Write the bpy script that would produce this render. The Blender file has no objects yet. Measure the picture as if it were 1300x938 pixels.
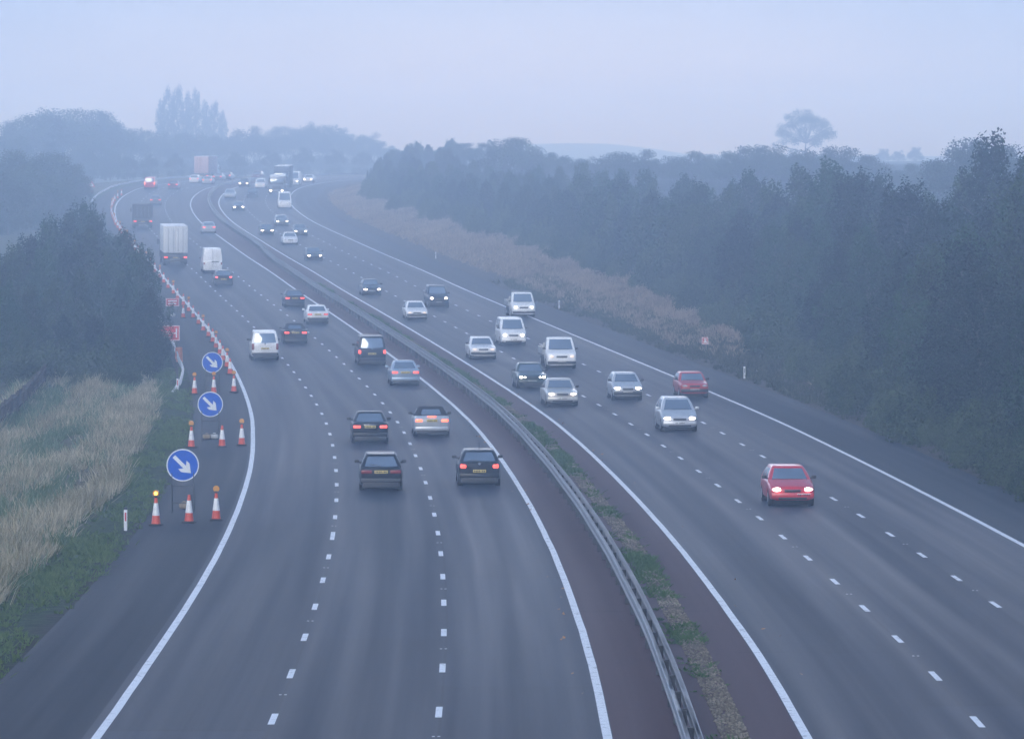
import bpy, bmesh, math, random
import numpy as np
from mathutils import Vector, Matrix

random.seed(7)
RNG = np.random.default_rng(11)
scene = bpy.context.scene
COL = scene.collection

# ------------------------------------------------------------------ camera model and road alignment
FPX, CX, Y0, CAMZ = 5590.0, 650.0, 185.0, 13.5
TY = [(938, 93.57), (900, 98.97), (849, 107.13), (800, 117.03), (760, 126.68), (720, 137.93), (680, 151.18), (640, 166.87),
      (600, 185.65), (565, 205.26), (530, 228.5), (500, 252.02), (470, 279.23), (445, 305.07), (420, 333.98), (395, 365.96),
      (370, 401.61), (350, 432.34), (330, 467.67), (315, 499.56), (300, 536.18), (287, 573.0), (275, 609.6), (265, 640.86),
      (255, 672.04), (247, 695.68), (240, 718.0), (234, 750.0), (230, 780.0), (226.4, 830.0), (223.5, 900.0), (221, 1000.0)]
_D = np.array([d for _, d in TY]); _Y = np.array([y for y, _ in TY], float)
_drop = (_Y - Y0) * _D / FPX
_D = np.concatenate([[-60, 0, 50], _D, [1150, 1400, 2000, 3000]])
_drop = np.concatenate([[12.2, 12.3, 12.45], _drop, [6.4, 6.2, 5.0, 5.0]])
_XR = [(-60, 1.0), (0, 1.6), (60, 1.95), (107, 2.0), (124, 1.77), (143, 1.40), (166.8, 0.68), (194.8, -0.47), (223.2, -1.98),
       (250.9, -4.02), (295.2, -7.9), (326.7, -11.0), (366, -15.3), (411.6, -20.7), (443.4, -24.5), (465.1, -27.3), (510.5, -32.7),
       (546.4, -36.9), (590, -41.8), (627.6, -45.5), (659.4, -48.2), (690, -49.85), (718, -50.0)]
_XR += [(d, -50.1 + (d - 705) ** 2 / 1400) for d in (750, 780, 820, 860, 900, 950, 1000)]
_s = (1000 - 705) / 700
_XR += [(d, _XR[-1][1] + _s * (d - 1000)) for d in (1150, 1500, 2200, 3000)]
_xd = np.array([a for a, _ in _XR], float); _xx = np.array([b for _, b in _XR], float)


def hermite(x, xs, ys):
    x = np.asarray(x, float)
    m = np.gradient(ys, xs)
    i = np.clip(np.searchsorted(xs, x) - 1, 0, len(xs) - 2)
    h = xs[i + 1] - xs[i]; t = (x - xs[i]) / h
    return ((2*t**3 - 3*t**2 + 1) * ys[i] + (t**3 - 2*t**2 + t) * h * m[i]
            + (-2*t**3 + 3*t**2) * ys[i + 1] + (t**3 - t**2) * h * m[i + 1])


_gd = np.arange(-60, 2600.1, 2.0)
_gz = CAMZ - hermite(_gd, _D, _drop)
_gx = hermite(_gd, _xd, _xx)
_k = np.array([1, 2, 3, 2, 1.]) / 9
_gz[2:-2] = np.convolve(_gz, _k, 'valid')
_k = np.exp(-(np.arange(-15, 16) * 2 / 10.) ** 2 / 2); _k /= _k.sum()
_gx[15:-15] = np.convolve(_gx, _k, 'valid')
_gs = np.gradient(_gx, _gd)
_gl = np.concatenate([[0], np.cumsum(np.hypot(np.diff(_gx), np.diff(_gd)))])


def zr(d): return np.interp(d, _gd, _gz)
def xr(d): return np.interp(d, _gd, _gx)
def sl(d): return np.interp(d, _gd, _gs)
def arc(d): return np.interp(d, _gd, _gl)
def d_of_arc(s): return np.interp(s, _gl, _gd)


def lateral(u, d):
    """height of the land above the road level at lateral offset u"""
    u = np.asarray(u, float); d = np.asarray(d, float)
    z = np.zeros(np.broadcast(u, d).shape)
    r = np.clip(u - 21.0, 0, None)
    z = z + np.minimum(r * 0.24, 2.4 + 0 * r) * np.clip((d - 60) / 120, .35, 1)
    l = np.clip(-u - 23.5, 0, None)
    z = z - np.minimum(l * 0.10, 1.6)
    z = z + np.where((u < -14.2) | (u > 19.3), 0.05 * np.sin(d * .31 + u) * np.sin(u * .7 + d * .11), 0)
    return z


def road_pt(d, u, dz=0.0):
    s = sl(d); c = 1 / np.sqrt(1 + s * s)
    return np.stack([xr(d) + np.asarray(u) / c, np.asarray(d) + 0 * np.asarray(u), zr(d) + dz + 0 * np.asarray(u)], -1)


def land_pt(d, u, dz=0.0):
    d = np.asarray(d, float); u = np.asarray(u, float)
    p = road_pt(d, u, dz); p[..., 2] += lateral(u, d)
    return p


def u_of(x, d):
    s = sl(d); return (x - xr(d)) / np.sqrt(1 + s * s)


_yy = np.array([Y0 + FPX * (CAMZ - zr(d)) / d for d in np.arange(80, 1000, .5)])


def on_road(px, py):
    """distance and offset of the road surface seen at a place of the photograph"""
    d = np.interp(-py, -_yy, np.arange(80, 1000, .5))
    return float(d), float(u_of((px - CX) * d / FPX, d))


# ------------------------------------------------------------------ materials
MATS = {}


def nodes(m):
    m.use_nodes = True
    return m.node_tree.nodes, m.node_tree.links, m.node_tree.nodes['Principled BSDF']


def plain(name, col, rough=.5, metal=0., coat=0., emit=None, power=0., vary=.0, scale=6., spec=.5):
    if name in MATS: return MATS[name]
    m = bpy.data.materials.new(name); n, l, b = nodes(m)
    b.inputs['Base Color'].default_value = (*col, 1); b.inputs['Roughness'].default_value = rough
    b.inputs['Metallic'].default_value = metal; b.inputs['Coat Weight'].default_value = coat
    b.inputs['Coat Roughness'].default_value = .06; b.inputs['Specular IOR Level'].default_value = spec
    if emit:
        b.inputs['Emission Color'].default_value = (*emit, 1); b.inputs['Emission Strength'].default_value = power
        m.cycles.emission_sampling = 'NONE' if power < 3 else 'AUTO'
    if vary:
        tc = n.new('ShaderNodeTexCoord'); t = n.new('ShaderNodeTexNoise'); t.inputs['Scale'].default_value = scale
        t.inputs['Detail'].default_value = 6
        r = n.new('ShaderNodeMapRange'); r.inputs[1].default_value = .3; r.inputs[2].default_value = .7
        r.inputs[3].default_value = 1 - vary; r.inputs[4].default_value = 1 + vary
        x = n.new('ShaderNodeMix'); x.data_type = 'RGBA'; x.blend_type = 'MULTIPLY'; x.inputs[0].default_value = 1
        x.inputs[6].default_value = (*col, 1)
        l.new(tc.outputs['Object'], t.inputs['Vector']); l.new(t.outputs['Fac'], r.inputs[0]); l.new(r.outputs[0], x.inputs[7])
        l.new(x.outputs[2], b.inputs['Base Color'])
        if rough > .25:
            q = n.new('ShaderNodeMapRange'); q.inputs[3].default_value = rough - .1; q.inputs[4].default_value = min(1, rough + .1)
            l.new(t.outputs['Fac'], q.inputs[0]); l.new(q.outputs[0], b.inputs['Roughness'])
    MATS[name] = m
    return m


def paint(name, col, metal=0., rough=.32):
    return plain('paint_' + name, col, rough, metal, .6, vary=.10, scale=2.2)


GLASS = plain('car_glass', (.27, .31, .35), .07, .75, 0, vary=.12, scale=1.5, spec=.9)
RUBBER = plain('tyre_rubber', (.018, .018, .019), .75, vary=.3)
PLASTIC = plain('dark_plastic', (.022, .023, .025), .5, vary=.2)
RIM = plain('wheel_alloy', (.32, .33, .34), .35, .8, vary=.15)
CHROME = plain('chrome_trim', (.65, .66, .68), .18, 1.)
LAMP_ON = plain('headlamp_lit', (.9, .9, .9), .2, emit=(1, .92, .90), power=6.0)
LAMP_HOT = plain('headlamp_main', (.9, .9, .9), .2, emit=(1, .86, .85), power=10.0)
LAMP_DIM = plain('headlamp_side', (.75, .74, .72), .12, emit=(1, .72, .5), power=.5)
LAMP_OFF = plain('headlamp_off', (.45, .47, .5), .1, vary=.2)
TAIL_ON = plain('tail_lamp_lit', (.5, .03, .03), .2, emit=(1, .10, .07), power=1.35)
TAIL_DIM = plain('tail_lamp_soft', (.4, .03, .03), .2, emit=(1, .08, .06), power=.45)
TAIL_HOT = plain('tail_lamp_brake', (.6, .1, .05), .2, emit=(1, .16, .08), power=1.7)
TAIL_OFF = plain('tail_lamp_off', (.22, .018, .02), .18, vary=.2)
PLATE_Y = plain('plate_yellow', (.62, .47, .10), .4)
PLATE_W = plain('plate_white', (.62, .62, .60), .4)
INK = plain('plate_ink', (.02, .02, .02), .5)
STEEL = plain('galvanised_steel', (.20, .215, .235), .5, .35, vary=.22, scale=1.3)
STEEL_DK = plain('dark_steel', (.07, .075, .08), .55, .4, vary=.2)
CONE_RED = plain('cone_orange_red', (.66, .075, .03), .5, vary=.18, scale=5)
CONE_WHITE = plain('cone_sleeve_white', (.74, .74, .72), .4, vary=.14, scale=7)
SIGN_BLUE = plain('sign_blue', (.010, .10, .52), .35, vary=.06)
SIGN_WHITE = plain('sign_white', (.74, .75, .76), .4, vary=.05)
SIGN_RED = plain('sign_red', (.52, .025, .045), .4, vary=.08)
AMBER = plain('amber_lens', (.62, .27, .03), .25)
AMBER_LIT = plain('amber_lens_lit', (.9, .5, .05), .25, emit=(1, .60, .06), power=4)
LINE = None


def ground_like(name, stops, scale, rough=.9, scale2=40., bump=.3, use_uv=True):
    m = bpy.data.materials.new(name); n, l, b = nodes(m)
    tc = n.new('ShaderNodeTexCoord'); t = n.new('ShaderNodeTexNoise'); t.inputs['Scale'].default_value = scale
    t.inputs['Detail'].default_value = 8; t.inputs['Roughness'].default_value = .62
    t2 = n.new('ShaderNodeTexNoise'); t2.inputs['Scale'].default_value = scale2; t2.inputs['Detail'].default_value = 4
    mx = n.new('ShaderNodeMix'); mx.inputs[0].default_value = .35
    cr = n.new('ShaderNodeValToRGB'); e = cr.color_ramp.elements
    e[0].position, e[0].color = stops[0][0], (*stops[0][1], 1); e[1].position, e[1].color = stops[-1][0], (*stops[-1][1], 1)
    for p, c in stops[1:-1]:
        q = e.new(p); q.color = (*c, 1)
    l.new(tc.outputs['Object'], t.inputs['Vector']); l.new(tc.outputs['Object'], t2.inputs['Vector'])
    l.new(t.outputs['Fac'], mx.inputs[2]); l.new(t2.outputs['Fac'], mx.inputs[3]); l.new(mx.outputs[0], cr.inputs['Fac'])
    l.new(cr.outputs['Color'], b.inputs['Base Color']); b.inputs['Roughness'].default_value = rough
    bp = n.new('ShaderNodeBump'); bp.inputs['Strength'].default_value = bump; bp.inputs['Distance'].default_value = .05
    l.new(t2.outputs['Fac'], bp.inputs['Height']); l.new(bp.outputs['Normal'], b.inputs['Normal'])
    return m


def asphalt(name, col, lanes=(), amp=.16, rough=.5, patch=.11, seams=()):
    """worn asphalt; UV = (metres across, metres along). lanes: centre of each lane, polished by the wheels"""
    m = bpy.data.materials.new(name); n, l, b = nodes(m)
    uv = n.new('ShaderNodeUVMap'); uv.uv_map = 'UVMap'
    sp = n.new('ShaderNodeSeparateXYZ'); l.new(uv.outputs['UV'], sp.inputs[0])

    def math_(op, a, c=None, v=None):
        k = n.new('ShaderNodeMath'); k.operation = op
        for i, q in enumerate((a, c)):
            if q is None: continue
            if isinstance(q, (int, float)): k.inputs[i].default_value = q
            else: l.new(q, k.inputs[i])
        return k.outputs[0]

    def noise(sx, sy, det, seed=0.):
        mp = n.new('ShaderNodeMapping'); mp.inputs['Scale'].default_value = (sx, sy, 1); mp.inputs['Location'].default_value = (seed, seed * .7, seed)
        l.new(uv.outputs['UV'], mp.inputs['Vector'])
        t = n.new('ShaderNodeTexNoise'); t.inputs['Scale'].default_value = 1; t.inputs['Detail'].default_value = det
        l.new(mp.outputs[0], t.inputs['Vector']); return t.outputs['Fac']
    streak = noise(1.3, .012, 5, 3.)          # long streaks along the road
    blot = noise(.22, .05, 6, 9.)             # broad stains
    grain = noise(7., 5., 8, 1.)              # stone and binder
    f = math_('ADD', math_('MULTIPLY', streak, .13), math_('ADD', math_('MULTIPLY', blot, .15), math_('MULTIPLY', noise(.9, .22, 7, 5.), .25)))
    f = math_('ADD', f, math_('MULTIPLY', grain, .47))
    v = math_('ADD', math_('MULTIPLY', math_('SUBTRACT', f, .5), 2.6 * amp * 2), 1.)
    # wheel tracks: polished, lighter bands 0.8 m either side of each lane centre, oil line between
    for c in lanes:
        d = math_('ABSOLUTE', math_('SUBTRACT', sp.outputs[0], c))
        w = math_('SUBTRACT', 1., math_('MINIMUM', math_('DIVIDE', math_('ABSOLUTE', math_('SUBTRACT', d, .85)), .55), 1.))
        v = math_('ADD', v, math_('MULTIPLY', w, .07))
        w = math_('SUBTRACT', 1., math_('MINIMUM', math_('DIVIDE', d, .5), 1.))
        v = math_('SUBTRACT', v, math_('MULTIPLY', w, .08))
    # dark seams where the lanes were laid side by side
    for c in seams:
        d = math_('ABSOLUTE', math_('SUBTRACT', math_('ADD', sp.outputs[0], math_('MULTIPLY', blot, .12)), c + .06))
        v = math_('SUBTRACT', v, math_('MULTIPLY', math_('LESS_THAN', d, .035), .30))
    # resurfaced lengths of single lanes
    wn = n.new('ShaderNodeTexWhiteNoise'); wn.noise_dimensions = '2D'
    cb = n.new('ShaderNodeCombineXYZ')
    lane = math_('FLOOR', math_('DIVIDE', math_('ADD', sp.outputs[0], 11.05), 3.68))
    l.new(lane, cb.inputs[0])
    l.new(math_('FLOOR', math_('ADD', math_('DIVIDE', sp.outputs[1], 31.), math_('MULTIPLY', lane, .37))), cb.inputs[1])
    l.new(cb.outputs[0], wn.inputs['Vector'])
    jt = math_('FRACT', math_('ADD', math_('DIVIDE', sp.outputs[1], 31.), math_('MULTIPLY', lane, .37)))
    v = math_('SUBTRACT', v, math_('MULTIPLY', math_('LESS_THAN', jt, .008), .22))
    v = math_('MULTIPLY', v, math_('ADD', 1. - patch, math_('MULTIPLY', wn.outputs['Value'], 2 * patch)))
    mx = n.new('ShaderNodeMix'); mx.data_type = 'RGBA'; mx.blend_type = 'MULTIPLY'; mx.inputs[0].default_value = 1
    mx.inputs[6].default_value = (*col, 1)
    cb2 = n.new('ShaderNodeCombineXYZ')
    for i in range(3): l.new(v, cb2.inputs[i])
    l.new(cb2.outputs[0], mx.inputs[7]); l.new(mx.outputs[2], b.inputs['Base Color'])
    r = n.new('ShaderNodeMapRange'); r.inputs[1].default_value = .3; r.inputs[2].default_value = .7
    r.inputs[3].default_value = rough + .16; r.inputs[4].default_value = rough; b.inputs['Specular IOR Level'].default_value = .12
    l.new(streak, r.inputs[0]); l.new(r.outputs[0], b.inputs['Roughness'])
    bp = n.new('ShaderNodeBump'); bp.inputs['Strength'].default_value = .25; bp.inputs['Distance'].default_value = .01
    l.new(grain, bp.inputs['Height']); l.new(bp.outputs['Normal'], b.inputs['Normal'])
    return m


def line_paint():
    m = bpy.data.materials.new('road_paint'); n, l, b = nodes(m)
    tc = n.new('ShaderNodeTexCoord'); t = n.new('ShaderNodeTexNoise'); t.inputs['Scale'].default_value = 3.5; t.inputs['Detail'].default_value = 9
    t.inputs['Roughness'].default_value = .75
    cr = n.new('ShaderNodeValToRGB'); e = cr.color_ramp.elements
    e[0].position, e[0].color = .33, (.16, .16, .17, 1); e[1].position, e[1].color = .46, (.74, .75, .76, 1)
    l.new(tc.outputs['Object'], t.inputs['Vector']); l.new(t.outputs['Fac'], cr.inputs['Fac']); l.new(cr.outputs['Color'], b.inputs['Base Color'])
    b.inputs['Roughness'].default_value = .55
    return m


LINE = line_paint()


def leaf_mat(name, dark, light, scale=.55):
    m = bpy.data.materials.new(name); n, l, b = nodes(m)
    oi = n.new('ShaderNodeObjectInfo'); ge = n.new('ShaderNodeNewGeometry'); tc = n.new('ShaderNodeTexCoord')
    t = n.new('ShaderNodeTexNoise'); t.inputs['Scale'].default_value = scale; t.inputs['Detail'].default_value = 6; t.inputs['Roughness'].default_value = .6
    l.new(tc.outputs['Object'], t.inputs['Vector'])
    a = n.new('ShaderNodeMath'); a.operation = 'MULTIPLY_ADD'; a.inputs[1].default_value = .45
    l.new(ge.outputs['Random Per Island'], a.inputs[0])
    c = n.new('ShaderNodeMath'); c.operation = 'MULTIPLY_ADD'; c.inputs[1].default_value = .5; c.inputs[2].default_value = -.25
    l.new(oi.outputs['Random'], c.inputs[0])
    d = n.new('ShaderNodeMath'); d.operation = 'ADD'; l.new(t.outputs['Fac'], d.inputs[0]); l.new(c.outputs[0], d.inputs[1])
    e_ = n.new('ShaderNodeMath'); e_.operation = 'SUBTRACT'; l.new(d.outputs[0], e_.inputs[0]); e_.inputs[1].default_value = .22
    l.new(e_.outputs[0], a.inputs[2])
    cr = n.new('ShaderNodeValToRGB'); e = cr.color_ramp.elements
    e[0].position, e[0].color = .25, (*dark, 1); e[1].position, e[1].color = .80, (*light, 1)
    l.new(a.outputs[0], cr.inputs['Fac']); l.new(cr.outputs['Color'], b.inputs['Base Color'])
    b.inputs['Roughness'].default_value = .6; b.inputs['Specular IOR Level'].default_value = .08
    return m


LEAF = leaf_mat('woodland_leaves', (.003, .012, .006), (.032, .075, .028))
LEAF_Y = leaf_mat('birch_leaves', (.004, .012, .0035), (.045, .075, .018))
LEAF_B = leaf_mat('alder_leaves', (.003, .010, .007), (.022, .050, .026))
LEAF_L = leaf_mat('shrub_leaves', (.018, .036, .014), (.075, .105, .038))
LEAF_D = leaf_mat('dark_tree_leaves', (.010, .020, .010), (.045, .075, .030))
BARK = plain('bark', (.075, .062, .05), .9, vary=.3, scale=4)


# ------------------------------------------------------------------ mesh helpers
def raw(name, v, f, mat, parent=None, smooth=None, uv=None):
    me = bpy.data.meshes.new(name)
    v = np.asarray(v, np.float32).reshape(-1, 3)
    if isinstance(f, np.ndarray):
        k = f.shape[1]; nf = len(f)
        me.vertices.add(len(v)); me.vertices.foreach_set('co', v.ravel())
        me.loops.add(nf * k); me.loops.foreach_set('vertex_index', f.astype(np.int32).ravel())
        me.polygons.add(nf); me.polygons.foreach_set('loop_start', np.arange(0, nf * k, k, dtype=np.int32))
        me.polygons.foreach_set('loop_total', np.full(nf, k, np.int32))
        me.update(calc_edges=True)
    else:
        me.from_pydata(v.tolist(), [], f); me.update()
    if uv is not None:
        lay = me.uv_layers.new(name='UVMap'); li = np.zeros(len(me.loops), np.int32); me.loops.foreach_get('vertex_index', li)
        lay.data.foreach_set('uv', np.asarray(uv, np.float32)[li].ravel())
    if mat: me.materials.append(mat)
    if smooth is not None:
        me.polygons.foreach_set('use_smooth', np.ones(len(me.polygons), bool)); me.set_sharp_from_angle(angle=math.radians(smooth))
    o = bpy.data.objects.new(name, me); COL.objects.link(o)
    if parent: o.parent = parent
    return o


class MB:
    """collects simple solids into one mesh"""
    def __init__(s): s.bm = bmesh.new()

    def box(s, c, size, bev=0., rot=None, seg=2, taper=None):
        g = bmesh.ops.create_cube(s.bm, size=1); vs = g['verts']
        for v in vs:
            k = 1.
            if taper and v.co.z > 0: v.co.x *= taper[0]; v.co.y *= taper[1]
            v.co = Vector((v.co.x * size[0], v.co.y * size[1], v.co.z * size[2]))
        if bev:
            ed = list({e for v in vs for e in v.link_edges})
            r = bmesh.ops.bevel(s.bm, geom=ed, offset=min(bev, min(size) * .45), segments=seg, profile=.5, affect='EDGES')
            vs = list({v for f in r['faces'] for v in f.verts} | {v for v in vs if v.is_valid})
        M = Matrix.Translation(c) @ (rot.to_4x4() if rot is not None else Matrix.Identity(4))
        bmesh.ops.transform(s.bm, matrix=M, verts=vs); return s

    def cyl(s, a, b, r, r2=None, n=12, caps=True):
        a, b = Vector(a), Vector(b); d = b - a
        g = bmesh.ops.create_cone(s.bm, cap_ends=caps, segments=n, radius1=r, radius2=r if r2 is None else r2, depth=d.length)
        q = d.to_track_quat('Z', 'Y')
        bmesh.ops.transform(s.bm, matrix=Matrix.Translation((a + b) / 2) @ q.to_matrix().to_4x4(), verts=g['verts']); return s

    def ball(s, c, r, n=14, m=9):
        g = bmesh.ops.create_uvsphere(s.bm, u_segments=n, v_segments=m, radius=1)
        bmesh.ops.transform(s.bm, matrix=Matrix.Translation(c) @ Matrix.Diagonal((*r, 1)), verts=g['verts']); return s

    def poly(s, pts, th):
        """flat outline in the xz plane facing -y, given thickness"""
        a = [s.bm.verts.new((x, 0, z)) for x, z in pts]; b = [s.bm.verts.new((x, th, z)) for x, z in pts]
        s.bm.faces.new(a); s.bm.faces.new(b[::-1]); k = len(pts)
        for i in range(k): s.bm.faces.new((a[(i + 1) % k], a[i], b[i], b[(i + 1) % k]))
        return s

    def move(s, c, rot=None):
        M = Matrix.Translation(c) @ (rot.to_4x4() if rot is not None else Matrix.Identity(4))
        bmesh.ops.transform(s.bm, matrix=M, verts=s.bm.verts[:]); return s

    def build(s, name, mat, parent=None, smooth=40):
        bmesh.ops.recalc_face_normals(s.bm, faces=s.bm.faces[:])
        me = bpy.data.meshes.new(name); s.bm.to_mesh(me); s.bm.free()
        if mat: me.materials.append(mat)
        if smooth is not None and len(me.polygons):
            me.polygons.foreach_set('use_smooth', np.ones(len(me.polygons), bool)); me.set_sharp_from_angle(angle=math.radians(smooth))
        o = bpy.data.objects.new(name, me); COL.objects.link(o)
        if parent: o.parent = parent
        return o


def tag(o, label, cat, group=None):
    o['label'] = label; o['category'] = cat
    if group: o['group'] = group
    return o


def empty(name, loc=(0, 0, 0), rz=0., label=None, cat=None, group=None):
    o = bpy.data.objects.new(name, None); o.empty_display_size = .3; COL.objects.link(o)
    o.location = loc; o.rotation_euler = (0, 0, rz)
    if label: tag(o, label, cat, group)
    return o


def struct(o, kind='structure'):
    o['kind'] = kind; return o


def dup(root, loc, rz=0., sc=None, label=None, group=None, rx=0.):
    r = root.copy(); COL.objects.link(r); r.location = loc; r.rotation_euler = (rx, 0, rz)
    if sc is not None: r.scale = (sc if isinstance(sc, tuple) else (sc, sc, sc))
    if label: r['label'] = label
    if group: r['group'] = group
    for ch in root.children:
        c = ch.copy(); COL.objects.link(c); c.parent = r
        for g in ch.children:
            q = g.copy(); COL.objects.link(q); q.parent = c
    return r


def grid_faces(nr, nc):
    i = np.arange(nr - 1)[:, None] * nc + np.arange(nc - 1)[None]
    return np.stack([i, i + 1, i + nc + 1, i + nc], -1).reshape(-1, 4)


# ------------------------------------------------------------------ ground, road surfaces and markings
DS = np.concatenate([np.arange(-40, 90, 10), np.arange(90, 900, 3.), np.arange(900, 1300, 12), np.arange(1300, 2500, 60), [2500]])
US = np.array([-700, -500, -350, -250, -180, -130, -95, -70, -55, -44, -36, -30, -27, -25, -23.5, -22, -20.5, -19, -17.5, -16.3, -15.2, -14.5, -14.1,
               -13.9, -5, 5, 19.0, 19.2, 19.8, 21, 22.5, 24, 25.5, 27, 29, 31.5, 34, 38, 44, 55, 70, 95, 130, 180, 250, 350, 500, 700.])


def strip(name, us, mat, dz=0., d0=-40., d1=1250., land=False):
    ds = DS[(DS >= d0) & (DS <= d1)]
    D, U = np.meshgrid(ds, us, indexing='ij')
    if land:
        P = land_pt(D, U, dz)
        P[..., 2] += np.where((U > -14.0) & (U < 19.1), -.25, 0) + np.where(np.abs(U) > 60, (np.sin(D * .011 + U * .006) + np.sin(U * .02)) * 1. * np.clip((np.abs(U) - 60) / 150, 0, 1), 0)
    else:
        P = road_pt(D, U, dz)
    uv = np.stack([U, arc(D)], -1).reshape(-1, 2)
    return raw(name, P.reshape(-1, 3), grid_faces(len(ds), len(us)), mat, None, 60, uv)


def ground_material():
    m = ground_like('verge_and_fields', [(.32, (.030, .042, .022)), (.5, (.062, .074, .036)), (.68, (.125, .115, .066))], .16, .95, 3.2, .8)
    return m


def ground_bands():
    m = bpy.data.materials.new('verge_ground'); n, l, b = nodes(m)
    uv = n.new('ShaderNodeUVMap'); uv.uv_map = 'UVMap'; sp = n.new('ShaderNodeSeparateXYZ'); l.new(uv.outputs['UV'], sp.inputs[0])
    tc = n.new('ShaderNodeTexCoord')
    t = n.new('ShaderNodeTexNoise'); t.inputs['Scale'].default_value = .35; t.inputs['Detail'].default_value = 8; t.inputs['Roughness'].default_value = .65
    l.new(tc.outputs['Object'], t.inputs['Vector'])
    w = n.new('ShaderNodeMath'); w.operation = 'MULTIPLY_ADD'; w.inputs[1].default_value = 3.; l.new(t.outputs['Fac'], w.inputs[0]); l.new(sp.outputs[0], w.inputs[2])
    r = n.new('ShaderNodeMapRange'); r.inputs[1].default_value = -30 + 1.5; r.inputs[2].default_value = 40 + 1.5; l.new(w.outputs[0], r.inputs[0])
    cr = n.new('ShaderNodeValToRGB'); cr.color_ramp.interpolation = 'LINEAR'; e = cr.color_ramp.elements

    def at(u): return (u + 30) / 70
    cols = [(-29, (.05, .065, .03)), (-24, (.10, .10, .055)), (-17, (.13, .115, .07)), (-16, (.05, .075, .03)), (-14.6, (.045, .065, .03)),
            (-14.1, (.055, .05, .04)), (19.2, (.075, .065, .055)), (21.2, (.09, .075, .06)), (23, (.12, .09, .06)), (28, (.10, .085, .05)), (33, (.04, .05, .025))]
    e[0].position, e[0].color = at(cols[0][0]), (*cols[0][1], 1); e[1].position, e[1].color = at(cols[-1][0]), (*cols[-1][1], 1)
    for u, c in cols[1:-1]:
        q = e.new(at(u)); q.color = (*c, 1)
    l.new(r.outputs[0], cr.inputs['Fac'])
    t2 = n.new('ShaderNodeTexNoise'); t2.inputs['Scale'].default_value = 2.4; t2.inputs['Detail'].default_value = 8; t2.inputs['Roughness'].default_value = .7
    l.new(tc.outputs['Object'], t2.inputs['Vector'])
    k = n.new('ShaderNodeMapRange'); k.inputs[1].default_value = .3; k.inputs[2].default_value = .7; k.inputs[3].default_value = .45; k.inputs[4].default_value = 1.5
    l.new(t2.outputs['Fac'], k.inputs[0])
    mx = n.new('ShaderNodeMix'); mx.data_type = 'RGBA'; mx.blend_type = 'MULTIPLY'; mx.inputs[0].default_value = 1
    l.new(cr.outputs['Color'], mx.inputs[6]); l.new(k.outputs[0], mx.inputs[7]); l.new(mx.outputs[2], b.inputs['Base Color'])
    b.inputs['Roughness'].default_value = .95; b.inputs['Specular IOR Level'].default_value = .15
    bp = n.new('ShaderNodeBump'); bp.inputs['Strength'].default_value = .8; bp.inputs['Distance'].default_value = .12
    l.new(t2.outputs['Fac'], bp.inputs['Height']); l.new(bp.outputs['Normal'], b.inputs['Normal'])
    return m


struct(strip('ground', US, ground_bands(), -.02, d1=2500, land=True))
U_LE, U_L1, U_L2, U_LR, U_RL, U_RA, U_RB, U_RO = -11.05, -7.40, -3.74, 0., 4.25, 8.0, 11.72, 15.6
ASPH_C = (.022, .030, .047)
ROAD_L = asphalt('left_road_asphalt', ASPH_C, (-9.2, -5.57, -1.85), seams=(-7.28, -3.60))
ROAD_R = asphalt('right_road_asphalt', (.019, .026, .042), (6.1, 9.85, 13.6), seams=(8.12, 11.86))
SHOULD = asphalt('shoulder_asphalt', (.018, .0235, .033), (), .12, .6, .03)
MEDIAN = asphalt('median_red_surface', (.078, .042, .045), (), .16, .65, .02)
struct(strip('carriageway', np.linspace(-11.2, 0.12, 9), ROAD_L))
struct(strip('carriageway', np.linspace(4.13, 15.8, 9), ROAD_R))
struct(strip('hard_shoulder', np.array([-14.15, -13, -12, -11.2]), SHOULD))
struct(strip('hard_shoulder', np.array([15.8, 17, 18, 19.25]), SHOULD))
struct(strip('central_reserve_paving', np.array([.12, 1.4, 2.8, 4.13]), MEDIAN))


def ro_shift(d): return np.interp(d, [100, 200, 300, 400, 600], [.25, .12, .05, -.1, -.6])


def solid_line(u, w, shift=None):
    ds = DS[(DS >= 40) & (DS <= 1200)]
    j = RNG.normal(0, .004, len(ds))
    uu = u + (shift(ds) if shift else 0) + j
    D = np.repeat(ds[:, None], 2, 1); U = np.stack([uu - w / 2, uu + w / 2], 1)
    P = road_pt(D, U, .005)
    return struct(raw('edge_line', P.reshape(-1, 3), grid_faces(len(ds), 2), LINE))


solid_line(U_LE, .20, lambda d: np.interp(d, [100, 190, 215, 400, 640], [.15, .06, -.06, -.05, 0]))
solid_line(U_LR, .20); solid_line(U_RL, .20); solid_line(U_RO, .20, ro_shift)


def dashed(u, anchor, w=.15, n0=-10, n1=110, shift=None, long_at=None):
    d0, _ = on_road(*anchor); s0 = float(arc(d0)); V = []; F = []
    for k in range(n0, n1):
        s = s0 + 9 * k; ln = 2.0
        if long_at is not None and k == long_at: ln = 3.6
        if s < float(arc(45)) or s > float(arc(1100)): continue
        a = len(V)
        for q in (-ln / 2, 0, ln / 2):
            d = float(d_of_arc(s + q)); uu = u + (float(shift(d)) if shift else 0)
            V += [road_pt(d, uu - w / 2, .005), road_pt(d, uu + w / 2, .005)]
        F += [[a, a + 1, a + 3, a + 2], [a + 2, a + 3, a + 5, a + 4]]
        if k % 2 == 0:             # reflecting stud half way along every second gap
            d = float(d_of_arc(s + 4.5)); uu = u + (float(shift(d)) if shift else 0); e = float(d_of_arc(s + 4.62))
            for g in (-.09, .03):
                a = len(V); V += [road_pt(d, uu + g, .012), road_pt(d, uu + g + .06, .012), road_pt(e, uu + g, .012), road_pt(e, uu + g + .06, .012)]
                F += [[a, a + 1, a + 3, a + 2]]
    return struct(raw('lane_line', np.array(V), np.array(F), LINE))


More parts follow.
